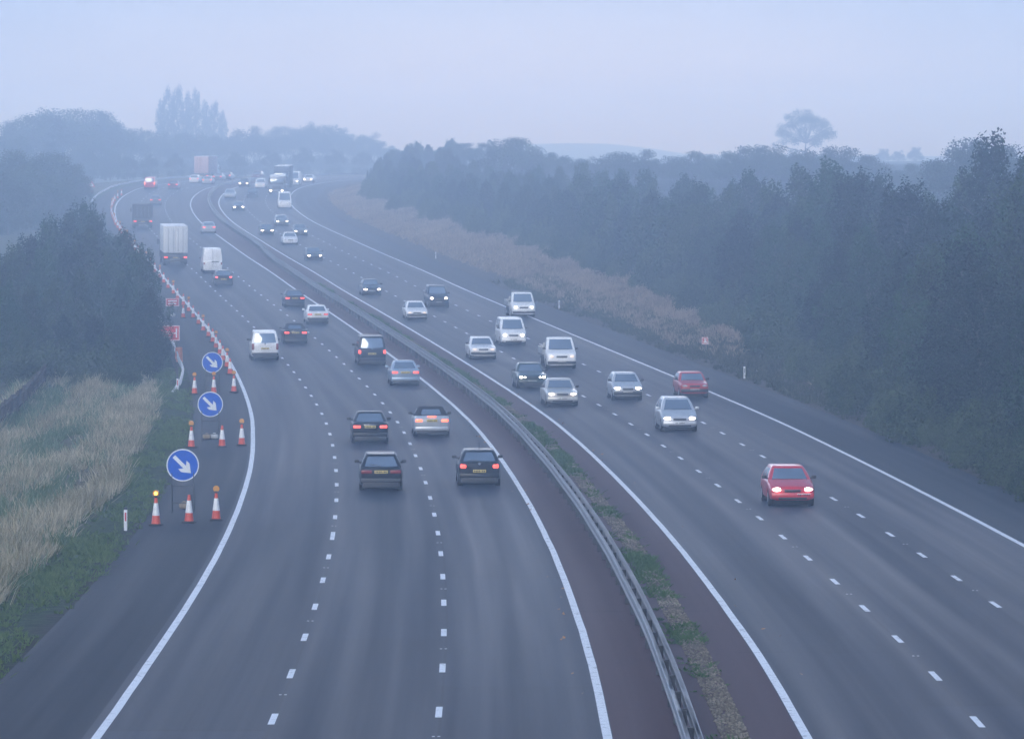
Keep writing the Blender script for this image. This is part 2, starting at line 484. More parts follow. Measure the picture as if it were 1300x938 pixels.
dashed(U_L1, (427.3, 634.8), shift=lambda d: np.interp(d, [100, 180, 300], [.1, .08, -.08]), long_at=-2)
dashed(U_L2, (539.8, 612.5), shift=lambda d: np.interp(d, [100, 200, 300], [.08, .03, -.05]))
dashed(U_RA, (963.8, 657.6), shift=lambda d: np.interp(d, [100, 200, 300, 400], [.18, 0, -.1, 0]))
dashed(U_RB, (1094.9, 654.6), shift=lambda d: np.interp(d, [120, 200, 300, 450, 650], [.25, .05, 0, -.2, -.4]))


# ------------------------------------------------------------------ vehicles
SPEC = {
 # L W H  profile of bonnet/belt/boot (distance from front, height); cabin: screen base, roof front, roof rear, rear glass base; half widths at belt and roof
 'hatch':   dict(L=4.15, W=1.74, H=1.44, prof=[(0, .66), (.10, .74), (.55, .85), (1.15, .96), (2.4, .97), (3.95, 1.00), (4.15, .92)], cab=(1.02, 1.85, 3.50, 4.06), wb=.93, wr=.69, ax=(.85, 3.40), r=.31),
 'oldhatch': dict(L=4.05, W=1.66, H=1.40, prof=[(0, .72), (.08, .80), (.6, .87), (1.15, .94), (3.8, .96), (4.05, .90)], cab=(1.05, 1.75, 3.2, 3.9), wb=.94, wr=.74, ax=(.80, 3.25), r=.29),
 'supermini': dict(L=3.9, W=1.70, H=1.50, prof=[(0, .70), (.10, .80), (.5, .93), (.95, 1.02), (3.75, 1.03), (3.9, .95)], cab=(.82, 1.6, 3.35, 3.84), wb=.93, wr=.70, ax=(.75, 3.25), r=.30),
 'estate':  dict(L=4.60, W=1.74, H=1.46, prof=[(0, .64), (.10, .72), (.6, .83), (1.3, .94), (4.4, .98), (4.6, .92)], cab=(1.2, 2.0, 4.0, 4.52), wb=.93, wr=.68, ax=(.9, 3.6), r=.31),
 'saloon':  dict(L=4.60, W=1.76, H=1.44, prof=[(0, .64), (.10, .73), (.6, .84), (1.35, .95), (3.5, .98), (4.45, 1.00), (4.60, .93)], cab=(1.22, 2.05, 3.02, 3.82), wb=.92, wr=.67, ax=(.88, 3.55), r=.32),
 'boxsaloon': dict(L=4.70, W=1.78, H=1.44, prof=[(0, .74), (.08, .80), (.7, .88), (1.45, .95), (3.7, .98), (4.55, .97), (4.7, .90)], cab=(1.38, 2.05, 3.15, 3.80), wb=.92, wr=.72, ax=(.85, 3.60), r=.32),
 'cabrio':  dict(L=4.35, W=1.76, H=1.40, prof=[(0, .62), (.10, .72), (.6, .84), (1.3, .95), (3.3, .99), (4.2, 1.00), (4.35, .93)], cab=(1.25, 1.95, 2.75, 3.42), wb=.92, wr=.66, ax=(.88, 3.45), r=.32),
 'mpv':     dict(L=4.35, W=1.80, H=1.62, prof=[(0, .68), (.10, .78), (.5, .93), (1.0, 1.05), (4.15, 1.08), (4.35, .98)], cab=(.85, 1.75, 3.75, 4.26), wb=.93, wr=.68, ax=(.85, 3.5), r=.32),
 'offroad': dict(L=4.5, W=1.82, H=1.82, prof=[(0, .80), (.08, .95), (.7, 1.05), (1.25, 1.12), (4.3, 1.14), (4.5, 1.05)], cab=(1.15, 1.8, 4.0, 4.40), wb=.94, wr=.76, ax=(.85, 3.6), r=.36),
 'minivan': dict(L=4.75, W=1.86, H=1.93, prof=[(0, .72), (.08, .92), (.45, 1.05), (.85, 1.16), (4.6, 1.18), (4.75, 1.10)], cab=(.70, 1.45, 4.45, 4.68), wb=.955, wr=.78, ax=(.95, 3.85), r=.33),
 'van':     dict(L=5.2, W=1.98, H=2.42, prof=[(0, .78), (.08, 1.0), (.5, 1.15), (.85, 1.25), (5.05, 1.25), (5.2, 1.15)], cab=(.72, 1.6, 5.0, 5.14), wb=.97, wr=.82, ax=(1.0, 4.2), r=.34),
 'pickupcab': dict(L=2.35, W=1.95, H=1.98, prof=[(0, .75), (.08, .98), (.5, 1.12), (.85, 1.22), (2.2, 1.22), (2.35, 1.2)], cab=(.72, 1.38, 2.22, 2.30), wb=.955, wr=.80, ax=(.95, 9.), r=.34),
}


def vehicle(kind, paint_m, root, lod=0, head=LAMP_ON, tail=TAIL_ON, bumper=None, opts=()):
    S = SPEC[kind]; L, W, H = S['L'], S['W'], S['H']; hw = W / 2
    pf = np.array(S['prof']); zt = lambda y: np.interp(y, pf[:, 0], pf[:, 1])
    zb0 = .22; R = S['r']
    tz = lambda yf: L / 2 - yf       # distance from the front -> local y (front is +y)
    # --- lower body loft
    ys = np.unique(np.concatenate([np.linspace(0, L, 40 if lod < 2 else 22), pf[:, 0], [.03, .06, L - .03, L - .06]]))
    rings = []
    for y in ys:
        e = min(y, L - y)
        w = hw * np.interp(e, [0, .05, .18, .5, 1.], [.84, .905, .96, .99, 1.]); z1 = float(zt(y)); zb = zb0 + np.interp(e, [0, .06, .5], [.10, .03, 0])
        ar = 0.
        for a in S['ax']:
            q = (R + .07) ** 2 - (y - a) ** 2
            if q > 0: ar = max(ar, R + math.sqrt(q) * .98)
        cr = np.interp(e, [0, .2], [.005, .03])
        half = [(0, zb), (.74 * w, zb), (.965 * w, max(zb + .06, ar)), (w, max(zb + .38 * (z1 - zb), ar + .03)), (.995 * w, max(z1 - .17, ar + .05)),
                (.962 * w, z1 - .05), (.89 * w, z1 - .004), (.5 * w, z1 + cr * .7), (0, z1 + cr)]
        ring = [(x, z) for x, z in half] + [(-x, z) for x, z in half[-2:0:-1]]
        rings.append([(x, tz(y), z) for x, z in ring])
    n = len(rings[0]); V = [p for r in rings for p in r]; Fc = []
    for i in range(len(rings) - 1):
        for j in range(n):
            a, b = i * n + j, i * n + (j + 1) % n
            Fc.append([a, b, b + n, a + n])
    Fc.append(list(range(n))[::-1]); Fc.append([(len(rings) - 1) * n + j for j in range(n)])
    # --- cabin
    y0, y1, y2, y3 = S['cab']; wb, wr = S['wb'] * hw, S['wr'] * hw if S['wr'] < .66 else S['wr'] * hw
    soft = kind == 'cabrio'

    def gpt(side, t, k):
        """point on the cabin shell: side 0 screen, 1 right, 2 rear, 3 left; t up 0..1, k along 0..1"""
        s = 2 * k - 1
        fb, ft, rb, rt = .16, .07, .10, .05
        if side == 0: B = (s * wb * .985, y0 + fb * s * s); T = (s * wr * .98, y1 + ft * s * s)
        elif side == 2: B = (-s * wb * .985, y3 - rb * s * s); T = (-s * wr * .98, y2 - rt * s * s)
        else:
            g = 1 if side == 1 else -1; kk = k if side == 1 else 1 - k
            B = (g * wb, y0 + fb + .05 + (y3 - y0 - fb - rb - .1) * kk); T = (g * wr, y1 + ft + .04 + (y2 - y1 - ft - rt - .08) * kk)
            bl = .025 * math.sin(math.pi * kk); B = (B[0] + g * bl * .3, B[1]); T = (T[0] + g * bl, T[1])
        bz = float(zt(B[1])) - .03; tp = H - .055
        bulge = .045 * math.sin(math.pi * t)
        x = B[0] + (T[0] - B[0]) * t; y = B[1] + (T[1] - B[1]) * t
        if side == 0: y -= bulge
        elif side == 2: y += bulge * .7
        else: x += math.copysign(bulge * .6, x)
        return Vector((x, tz(y), bz + (tp - bz) * t))
    per = [(0, k) for k in np.linspace(.0, 1, 9)] + [(1, k) for k in np.linspace(0, 1, 7)] + [(2, k) for k in np.linspace(0, 1, 9)] + [(3, k) for k in np.linspace(0, 1, 7)]
    CV = []; CF = []; lev = [0, .25, .5, .75, .92, 1.]
    for t in lev: CV += [gpt(a, t, k) for a, k in per]
    m = len(per); top = CV[-m:]; c0 = sum(top, Vector()) / m
    for s, dz in ((.965, .028), (.86, .044), (.5, .053), (.0, .056)):
        CV += [Vector((c0.x + (p.x - c0.x) * s, c0.y + (p.y - c0.y) * s, p.z + dz)) for p in top] if s else [Vector((c0.x, c0.y, c0.z + dz))]
    rows = len(lev) + 3
    for i in range(rows - 1):
        for j in range(m):
            a, b = i * m + j, i * m + (j + 1) % m
            CF.append([a, b, b + m, a + m])
    for j in range(m): CF.append([(rows - 1) * m + j, (rows - 1) * m + (j + 1) % m, rows * m])
    if soft:
        raw('body', V, Fc, paint_m, root, 42)
        raw('soft_top', CV, CF, plain('roof_canvas', (.016, .016, .02), .85, vary=.2), root, 38)
    else:
        o = len(V); raw('body', V + CV, Fc + [[i + o for i in f] for f in CF], paint_m, root, 42)

    def pane(name, side, t0, t1, k0, k1, mat=GLASS, off=.007):
        nt, nk = 5, 9; P = []
        cen = Vector((0, tz((y0 + y3) / 2), (H + 1) / 2))
        for t in np.linspace(t0, t1, nt):
            for k in np.linspace(k0, k1, nk):
                p = gpt(side, t, k); du = gpt(side, t, k + .01) - gpt(side, t, k - .01); dv = gpt(side, t + .01, k) - gpt(side, t - .01, k)
                nn = du.cross(dv).normalized()
                if nn.dot(p - cen) < 0: nn = -nn
                P.append(p + nn * off)
        # rounded upper and lower corners: pull the outer columns in
        return raw(name, P, grid_faces(nt, nk), mat, root, 60)
    panel = 'panel' in opts
    pane('windscreen', 0, .07, .90, .07, .93)
    if 'solid_rear' not in opts:
        if panel:
            pane('rear_window', 2, .28, .82, .09, .46); pane('rear_window', 2, .28, .82, .54, .91)
        elif soft: pane('rear_window', 2, .22, .80, .17, .83)
        else: pane('rear_window', 2, .12 if H < 1.7 else .06, .88, .08, .92)
    for side in (1, 3):
        f = (lambda a, b: (a, b)) if side == 1 else (lambda a, b: (1 - b, 1 - a))
        if kind == 'pickupcab': pane('side_window', side, .1, .86, *f(.14, .86))
        elif panel: pane('side_window', side, .1, .86, *f(.04, .20))
        else:
            pane('side_window', side, .10, .87, *f(.10, .46)); pane('side_window', side, .10, .87, *f(.50, .88))
            if kind in ('estate', 'minivan') and lod < 2: pass
    # --- trim, lamps, plates
    front, rear = L / 2, -L / 2
    bmat = bumper or paint_m
    if lod < 2:
        for nm, yy, sg in (('front_bumper', front, 1), ('rear_bumper', rear, -1)):
            if kind == 'pickupcab' and sg < 0: continue
            MB().box((0, yy - sg * .07, .43), (W * .93, .24, .20), .06).build(nm, bmat, root)
            if bumper is None and sg > 0:
                MB().box((0, yy - sg * .035, .33), (W * .62, .16, .11), .03).build('air_intake', PLASTIC, root)
            elif sg < 0:
                MB().box((0, yy - sg * .05, .25), (W * .84, .20, .21), .03).build('valance_shade', PLASTIC, root)  # dark rear panel, deepened to stand in for shade below the bumper
    MB().box((0, tz((S['ax'][0] + min(S['ax'][1], L)) / 2), .19), (W * .86, L * .88, .17), .03, seg=1).build('underbody_shade', RUBBER, root)  # dark floor box, lowered and widened to imitate the shade beneath the car
    zf = float(zt(.05)); zrr = float(zt(L - .1))
    hs = 'round' if kind in ('hatch', 'supermini', 'mpv') else 'box'
    for g in (-1, 1):
        hx = g * hw * .66
        if head is not None:
            q = MB()
            if 'twin' in opts:
                q.ball((g * hw * .74, front - .10, zf - .09), (.12, .15, .085)); q.ball((g * hw * .50, front - .07, zf - .09), (.075, .12, .06)); q.box((g * hw * .62, front - .09, zf - .09), (.2, .1, .05), .02)
            elif hs == 'round': q.ball((hx, front - .13, zf - .06), (.215, .17, .085))
            else: q.ball((hx, front - .10, zf - .085), (.19 if H < 1.7 else .15, .15, .078 if H < 1.7 else .10))
            q.build('headlight', head, root)
        if tail is not None and kind != 'pickupcab':
            q = MB()
            if H > 1.7: q.box((g * hw * .86, rear + .09, .92), (.17, .22, .42 if 'low_tail' not in opts else .24), .04)
            elif kind in ('saloon', 'boxsaloon', 'cabrio', 'oldhatch'): q.box((g * hw * .70, rear + .08, zrr - .17), (.36, .20, .15), .05)
            elif 'wide_tail' in opts: q.box((g * hw * .66, rear + .07, zrr - .17), (.44, .20, .15), .04)
            else: q.box((g * hw * .74, rear + .09, zrr - .15), (.27, .22, .20), .07)
            q.build('tail_light', tail, root)
        if lod < 3:
            zz = float(zt(y0 + .25)) + .08
            MB().box((g * (hw + .07), tz(y0 + .38), zz), (.20, .11, .13), .045).box((g * (hw - .04), tz(y0 + .36), zz - .05), (.12, .05, .05), .02).build('wing_mirror', paint_m if 'body_mirror' in opts else PLASTIC, root)
    if lod < 3:
        MB().box((0, front - .05, zf - .10), (W * .36, .14, .11 if H < 1.7 else .13), .03).build('grille', PLASTIC, root)
    if lod < 2:
        px_ = -.42 if 'front_badge' in opts else 0.
        fp = MB().box((px_, front + .035, .45), (.52, .025, .115), .008).build('number_plate', PLATE_W, root)
        characters(fp, (px_, front + .049, .45), 1)
        if kind != 'pickupcab':
            zp = zrr - .17 if kind not in ('hatch', 'minivan', 'van') else (.62 if kind == 'hatch' else .80)
            zp = max(zp, .55)
            rp = MB().box((0, rear - (.03 if zp < .6 else .012), zp), (.52, .05, .115), .008).build('number_plate', PLATE_Y, root)
            characters(rp, (0, rear - (.03 if zp < .6 else .012) - .0265, zp), -1)
    if 'badge' in opts: MB().cyl((0, rear - .03, zrr - .04), (0, rear + .03, zrr - .04), .055, n=16).build('badge', CHROME, root)
    if 'front_badge' in opts:
        MB().poly([(-.13, .20), (.13, .20), (.10, .02), (0, -.14), (-.10, .02)], .06).move((0, front - .0, zf - .27), Matrix.Rotation(math.pi, 3, 'Z')).build('badge', CHROME, root)
    if 'chrome_strip' in opts: MB().box((0, rear + .0, zrr - .075), (.62, .05, .03), .01).build('trim_strip', CHROME, root)
    if 'third_light' in opts: MB().box((0, rear + .04, zrr + .03), (.42, .09, .05), .015).build('brake_light', TAIL_HOT, root)
    if 'aerial' in opts:
        a = tz(y2 - .05); MB().cyl((0, a, H - .02), (0, a - .18, H + .30), .008, n=6).build('aerial', PLASTIC, root)
    if 'rear_wiper' in opts:
        a, b = gpt(2, .16, .5), gpt(2, .30, .80); o = Vector((0, -.025, .01)); MB().cyl(a + o, b + o, .013, n=6).build('wiper', PLASTIC, root)
    if lod < 2:
        a, b = gpt(0, .09, .55), gpt(0, .13, .88); o = Vector((0, .02, .015)); MB().cyl(a + o, b + o, .012, n=6).build('wiper', PLASTIC, root)
        a, b = gpt(0, .09, .18), gpt(0, .13, .52); MB().cyl(a + o, b + o, .012, n=6).build('wiper', PLASTIC, root)
    if 'ladder_rack' in opts:
        q = MB()
        for yy in (1.7, 2.1): q.cyl((-hw * .8, tz(yy), H + .09), (hw * .8, tz(yy), H + .09), .025, n=8)
        for x in (-.8, .8): q.cyl((hw * x, tz(1.7), H - .06), (hw * x, tz(1.7), H + .09), .02, n=6).cyl((hw * x, tz(2.1), H - .06), (hw * x, tz(2.1), H + .09), .02, n=6)
        q.build('roof_rack', STEEL, root)
    if 'rear_handle' in opts:
        MB().box((.25, rear - .02, 1.12), (.75, .06, .09), .02).build('door_handle', PLASTIC, root)
        MB().box((0, rear - .012, 1.45), (.025, .05, 1.75), .005).build('door_seam', PLASTIC, root)
    if 'roof_bars' in opts:
        for g in (-1, 1): MB().cyl((g * hw * .64, tz(y1 + .3), H + .0), (g * hw * .64, tz(y2 - .1), H + .0), .02, n=6).build('roof_rail', STEEL_DK, root)
    for a in S['ax']:
        if a > L: continue
        for g in (-1, 1): wheel(root, g * (hw - .115), tz(a), R, .20, g, lod)


def characters(plate, c, sg):
    """blurred rows of dark strokes: the plates in the photograph cannot be read"""
    q = MB()
    for i in range(7):
        if i == 4: continue
        q.box((c[0] - .2 + i * .066, c[1], c[2]), (.036, .004, .066))
    q.box((c[0], c[1] + .0015 * sg * -1, c[2]), (.42, .002, .012))
    q.build('lettering', INK, plate, None)


def wheel(root, x, y, R, w, g, lod):
    t = MB().cyl((x - w / 2, y, R), (x + w / 2, y, R), R, n=22 if lod < 2 else 12)
    o = t.build('wheel', RUBBER, root, 50)
    if lod < 3:
        q = MB().cyl((x + g * (w / 2 - .03), y, R), (x + g * (w / 2 + .006), y, R), R * .66, R * .60, n=18)
        q.build('rim', RIM, o, 30)
    return o


def place(root, px, py, side, end_to_axle, pitch=True):
    """put the vehicle so that its nearer axle stands on the road seen at (px, py)"""
    d, u = on_road(px, py)
    dc = d + end_to_axle
    s = float(sl(dc)); c = 1 / math.sqrt(1 + s * s)
    p = road_pt(dc, u)
    g = float(zr(dc + 1) - zr(dc - 1)) / 2 * c
    root.location = (float(p[0]), float(p[1]), float(p[2]) + .004)
    a = -math.atan(s)
    root.rotation_mode = 'XYZ'
    if side < 0: root.rotation_euler = (math.atan(g), 0, a)
    else: root.rotation_euler = (-math.atan(g), 0, a + math.pi)
    return d


def flatbed(root, L, paint_m, y_front, w=2.0, side_h=.42):
    q = MB().box((0, y_front - L / 2, .78), (w, L, .12), .02); q.build('load_bed', PLASTIC, root)
    for g in (-1, 1): MB().box((g * (w / 2 - .02), y_front - L / 2, .84 + side_h / 2), (.04, L, side_h), .01).build('side_board', paint_m, root)
    MB().box((0, y_front - L + .02, .84 + side_h / 2), (w - .09, .04, side_h), .01).build('tail_board', paint_m, root)
    MB().box((0, y_front - .03, .84 + side_h * .9), (w - .09, .05, side_h * 1.8), .01).build('head_board', paint_m, root)
    for g in (-.4, .4): MB().box((g, y_front - L / 2 + .3, .60), (.10, L + .8, .16), .02).build('chassis_rail', STEEL_DK, root)
    for g in (-1, 1): wheel(root, g * (w / 2 - .16), y_front - L * .62, .34, .22, g, 1)


def lorry(root, box_m, rear_m, roof_m, L=9.5, W=2.5, H=3.9, cab_m=None, heads=None, lod=1, bars=True, zb=1.35):
    """box lorry: cab in front, load box, chassis with wheels"""
    cl = 2.1; bl = L - cl - .25; yb = -L / 2 + bl / 2
    b = MB().box((0, yb, (zb + H) / 2), (W, bl, H - zb), .05).build('load_box', box_m, root)
    MB().box((0, yb, H + .03), (W - .04, bl - .04, .055), .02).build('roof_sheet', roof_m, b)
    for g in (-1, 1):
        MB().box((g * W * .244, -L / 2 - .02, (zb + H) / 2 - .02), (W * .45, .045, H - zb - .30), .02).build('rear_door', rear_m, root)
        if bars:
            for k in (.10, .30):
                MB().cyl((g * W * k, -L / 2 - .06, zb + .15), (g * W * k, -L / 2 - .06, H - .2), .022, n=8).build('locking_bar', STEEL, root)
    MB().box((0, -.15, .92), (.95, L - .9, .26), .03).build('chassis', STEEL_DK, root)
    MB().box((0, -L / 2 + .12, .58), (W - .1, .12, .16), .03).build('underrun_bar', STEEL_DK, root)
    MB().box((0, -L / 2 + .10, 1.02), (W - .12, .14, .42), .03).build('rear_crossmember', STEEL_DK, root)
    for g in (-1, 1):
        MB().box((g * W * .40, -L / 2 + .0, .90), (.36, .12, .14), .03).build('tail_light', TAIL_ON, root)
        MB().box((g * W * .34, -L / 2 + .30, .55), (.55, .03, .55), .01).build('mudflap', RUBBER, root)
    pl = MB().box((0, -L / 2 + .03, .85), (.52, .03, .12), .01).build('number_plate', PLATE_Y, root)
    characters(pl, (0, -L / 2 + .013, .85), -1)
    cm = cab_m or box_m; yc = L / 2 - cl / 2
    q = MB().box((0, yc, 1.72), (W * .97, cl, 2.3), .16, seg=3, taper=(.94, .93)).build('cab', cm, root)
    MB().box((0, L / 2 - .045, 2.12), (W * .86, .10, .82), .05, rot=Matrix.Rotation(.075, 3, 'X')).build('windscreen', GLASS, q)
    MB().box((0, L / 2 + .0, 1.15), (W * .60, .06, .50), .03).build('grille', PLASTIC, q)
    MB().box((0, L / 2 - .02, .66), (W * .96, .30, .36), .06).build('front_bumper', cm, root)
    for g in (-1, 1):
        MB().box((g * W * .37, L / 2 + .12, .72), (.34, .06, .18), .03).build('headlight', heads or LAMP_OFF, root)
        MB().box((g * (W * .485 + .14), L / 2 - .12, 2.15), (.18, .12, .55), .04).build('wing_mirror', PLASTIC, root)
        MB().box((g * W * .477, yc + .25, 2.14), (.03, .8, .62), .01).build('side_window', GLASS, q)
        for y in (L / 2 - 1.3, -L / 2 + 1.6, -L / 2 + 2.8): wheel(root, g * (W / 2 - .2), y, .50, .30, g, 1)


BLACK = plain('paint_black', (.005, .006, .008), .38, 0, .25, spec=.3, vary=.1, scale=2.2); NAVY = plain('paint_navy', (.007, .011, .024), .38, 0, .25, spec=.3, vary=.1, scale=2.2); DGREY = paint('dark_grey', (.022, .026, .032), .3)
SILVER = paint('silver', (.50, .52, .54), .35, .36); SBLUE = paint('silver_blue', (.30, .38, .47), .35, .36); BEIGE = paint('pale_gold', (.50, .49, .46), .3, .36)
WHITE = paint('white', (.80, .80, .79)); RED = paint('red', (.56, .018, .030)); OLDRED = paint('faded_red', (.42, .035, .035), 0, .42); DGREEN = paint('dark_green', (.012, .03, .025))
MROON = paint('maroon', (.12, .015, .02)); GREY = paint('mid_grey', (.17, .18, .19), .5); DBROWN = plain('dark_tarpaulin', (.05, .045, .045), .7, vary=.2)
PINKBOX = plain('curtain_red', (.50, .34, .33), .6, vary=.1); DOORW = plain('door_white', (.58, .59, .58), .5, vary=.12); CURT = plain('curtain_cream', (.60, .60, .58), .6, vary=.15)
DKBOX = plain('curtain_dark_blue', (.05, .065, .10), .55, vary=.15)
N, HOT, ON, DIM, OFF = None, LAMP_HOT, LAMP_ON, LAMP_DIM, LAMP_OFF
GL, GR = 'vehicles driving away on the left carriageway', 'vehicles coming towards us on the right carriageway'

# kind, name, category, px, py, side(-1 going away / +1 coming), paint, head, tail, options, bumper, label
CARS = [
 ('hatch', 'hatchback', 'car', 608, 616, -1, BLACK, OFF, TAIL_ON, ('badge', 'aerial', 'rear_wiper'), None, 'black hatchback with lit red tail lights beside the median edge line, nearest in its lane'),
 ('estate', 'estate_car', 'car', 483.5, 622, -1, BLACK, OFF, TAIL_OFF, ('rear_wiper', 'wide_tail', 'roof_bars'), PLASTIC, 'black estate car with unlit wide tail lights in the middle lane, nearest going away'),
 ('saloon', 'saloon_car', 'car', 469.5, 562, -1, BLACK, OFF, TAIL_ON, ('chrome_strip',), None, 'black saloon with a chrome boot strip, just ahead of the black estate car'),
 ('cabrio', 'convertible_car', 'car', 547.5, 554, -1, SILVER, OFF, TAIL_HOT, ('third_light',), None, 'silver convertible with black fabric roof up and brake lights glowing'),
 ('saloon', 'saloon_car', 'car', 513.5, 489, -1, SBLUE, OFF, TAIL_ON, ('body_mirror',), None, 'pale blue silver saloon just behind the dark people carrier'),
 ('minivan', 'people_carrier', 'van', 471.5, 464, -1, NAVY, OFF, TAIL_ON, ('low_tail', 'badge'), None, 'tall dark people carrier with big rear window next to the median edge line'),
 ('boxsaloon', 'saloon_car', 'car', 402.5, 411, -1, WHITE, OFF, TAIL_DIM, ('body_mirror',), PLASTIC, 'white saloon going away in front of the dark people carrier'),
 ('cabrio', 'convertible_car', 'car', 374.5, 436, -1, BLACK, OFF, TAIL_ON, ('chrome_strip',), None, 'black soft-top car going away just right of the white minivan'),
 ('minivan', 'minivan', 'van', 336, 457, -1, WHITE, OFF, TAIL_OFF, ('badge',), PLASTIC, 'white minivan with dark rear window in the slow lane beside the cones'),
 ('saloon', 'saloon_car', 'car', 373.5, 390, -1, NAVY, OFF, TAIL_ON, (), None, 'dark saloon with two red lights by the median line, ahead of the white saloon'),
 ('hatch', 'hatchback', 'car', 283.5, 362.5, -1, DGREY, OFF, TAIL_ON, (), None, 'dark grey hatchback following close behind the tall white van'),
 ('van', 'panel_van', 'van', 269.5, 346, -1, WHITE, OFF, TAIL_OFF, ('panel', 'low_tail', 'solid_rear', 'rear_handle'), PLASTIC, 'tall white panel van seen from behind, right of the box lorry'),
 ('saloon', 'saloon_car', 'car', 265, 296.5, -1, SILVER, OFF, TAIL_ON, (), None, 'hazy silver car going away on the median edge line beyond the white panel van'),
 ('saloon', 'saloon_car', 'car', 197.5, 260.5, -1, GREY, OFF, TAIL_ON, (), None, 'grey car with red lights just behind the red van on the far bend'),
 ('minivan', 'minivan', 'van', 190.5, 240, -1, RED, OFF, TAIL_HOT, (), PLASTIC, 'red van with bright tail lights on the far bend'),
 ('saloon', 'saloon_car', 'car', 220.2, 240.5, -1, MROON, OFF, TAIL_ON, (), None, 'small dark red car far off, right of the red van'),
 ('hatch', 'hatchback', 'car', 247, 233, -1, WHITE, OFF, TAIL_ON, (), None, 'far white car under the left corner of the pinkish lorry'),
 ('hatch', 'hatchback', 'car', 263.5, 234.5, -1, SILVER, OFF, TAIL_HOT, (), None, 'far pale car with red lights under the right corner of the pinkish lorry'),
 ('saloon', 'saloon_car', 'car', 277, 230, -1, GREY, OFF, TAIL_ON, (), None, 'far grey car in the mist just right of the pinkish lorry'),
 ('hatch', 'hatchback', 'car', 288, 228.6, -1, DGREY, OFF, TAIL_HOT, (), None, 'farthest dark car going away, a smudge with red lights before the median bends'),
 # coming towards us
 ('hatch', 'hatchback', 'car', 1003.5, 641.5, 1, RED, HOT, TAIL_OFF, ('front_badge',), None, 'bright red hatchback with headlights on, nearest of the oncoming cars'),
 ('mpv', 'people_carrier', 'car', 861, 547.5, 1, SILVER, HOT, TAIL_OFF, ('body_mirror',), None, 'silver rounded people carrier with headlights on behind the bright red hatchback'),
 ('oldhatch', 'hatchback', 'car', 880, 504.5, 1, OLDRED, OFF, TAIL_OFF, (), PLASTIC, 'faded red older hatchback without lights in the slow lane beside the hard shoulder'),
 ('supermini', 'small_car', 'car', 795.5, 508, 1, SILVER, HOT, TAIL_OFF, (), PLASTIC, 'small silver car with headlights on, left of the faded red hatchback'),
 ('boxsaloon', 'saloon_car', 'car', 712.5, 515.5, 1, BEIGE, HOT, TAIL_OFF, (), None, 'pale silver saloon with square headlights in the fast lane beside the median weeds'),
 ('boxsaloon', 'saloon_car', 'car', 674.5, 493, 1, DGREEN, ON, TAIL_OFF, ('twin', ), None, 'dark saloon with twin lamps and wide grille behind the pale silver saloon'),
 ('minivan', 'minivan', 'van', 650.5, 438.5, 1, WHITE, ON, TAIL_OFF, (), None, 'white van with lit headlights behind the white tipper pickup'),
 ('boxsaloon', 'saloon_car', 'car', 612.5, 456, 1, WHITE, DIM, TAIL_OFF, (), PLASTIC, 'white saloon in the fast lane left of the white van'),
 ('saloon', 'saloon_car', 'car', 528.5, 406, 1, WHITE, DIM, TAIL_OFF, (), PLASTIC, 'white saloon in the fast lane in front of the dark four-wheel drive'),
 ('offroad', 'off_road_car', 'car', 556, 390.5, 1, NAVY, HOT, TAIL_OFF, (), None, 'dark tall four-wheel drive with two headlights on in the middle lane'),
 ('saloon', 'saloon_car', 'car', 471.5, 375.5, 1, DGREY, HOT, TAIL_OFF, (), None, 'dark grey car with dazzling headlights in the fast lane behind the white saloon'),
 ('saloon', 'saloon_car', 'car', 398.8, 331.5, 1, DGREY, HOT, TAIL_OFF, (), None, 'dark car with two bright headlights alone in the fast lane in mid distance'),
 ('saloon', 'saloon_car', 'car', 368.3, 311, 1, WHITE, OFF, TAIL_OFF, (), None, 'hazy white saloon in the fast lane without headlights'),
 ('saloon', 'saloon_car', 'car', 381.3, 299.6, 1, GREY, ON, TAIL_OFF, (), None, 'hazy grey car in the middle lane just behind and right of the hazy white saloon'),
 ('hatch', 'hatchback', 'car', 338.8, 299.3, 1, DGREY, HOT, TAIL_OFF, (), None, 'hazy dark car with bright headlights in the fast lane left of the hazy white saloon'),
 ('hatch', 'hatchback', 'car', 358, 287.3, 1, GREY, ON, TAIL_OFF, (), None, 'hazy pale grey car below the white minibus'),
 ('van', 'minibus', 'van', 361.5, 265.3, 1, WHITE, OFF, TAIL_OFF, (), None, 'white minibus coming round the bend along the hard shoulder line'),
 ('hatch', 'hatchback', 'car', 302.8, 268.5, 1, DGREY, HOT, TAIL_OFF, (), None, 'far dark car with strong headlights nearest the median on the bend'),
 ('saloon', 'saloon_car', 'car', 292, 252.2, 1, SILVER, OFF, TAIL_OFF, (), None, 'far silver car beside the median at the tightest point of the bend'),
 ('saloon', 'saloon_car', 'car', 320.3, 250.6, 1, NAVY, OFF, TAIL_OFF, (), None, 'far low dark car without lights between the silver car and the minibus'),
 ('hatch', 'hatchback', 'car', 309.6, 237.8, 1, DGREY, HOT, TAIL_OFF, (), None, 'farthest pair of bright headlights near the median on the bend'),
 ('mpv', 'people_carrier', 'car', 330.5, 239.6, 1, WHITE, DIM, TAIL_OFF, (), None, 'far pale people carrier left of the bus on the bend'),
 ('van', 'panel_van', 'van', 373, 236.5, 1, WHITE, ON, TAIL_OFF, ('panel',), None, 'far white van with two lights right of the dark box lorry'),
 ('saloon', 'saloon_car', 'car', 391.5, 232.2, 1, WHITE, HOT, TAIL_OFF, (), None, 'farthest white car at the edge of the woods on the bend'),
 ('hatch', 'hatchback', 'car', 325.3, 227.5, 1, MROON, OFF, TAIL_OFF, (), None, 'farthest dim reddish car in the mist above the pale people carrier'),
]
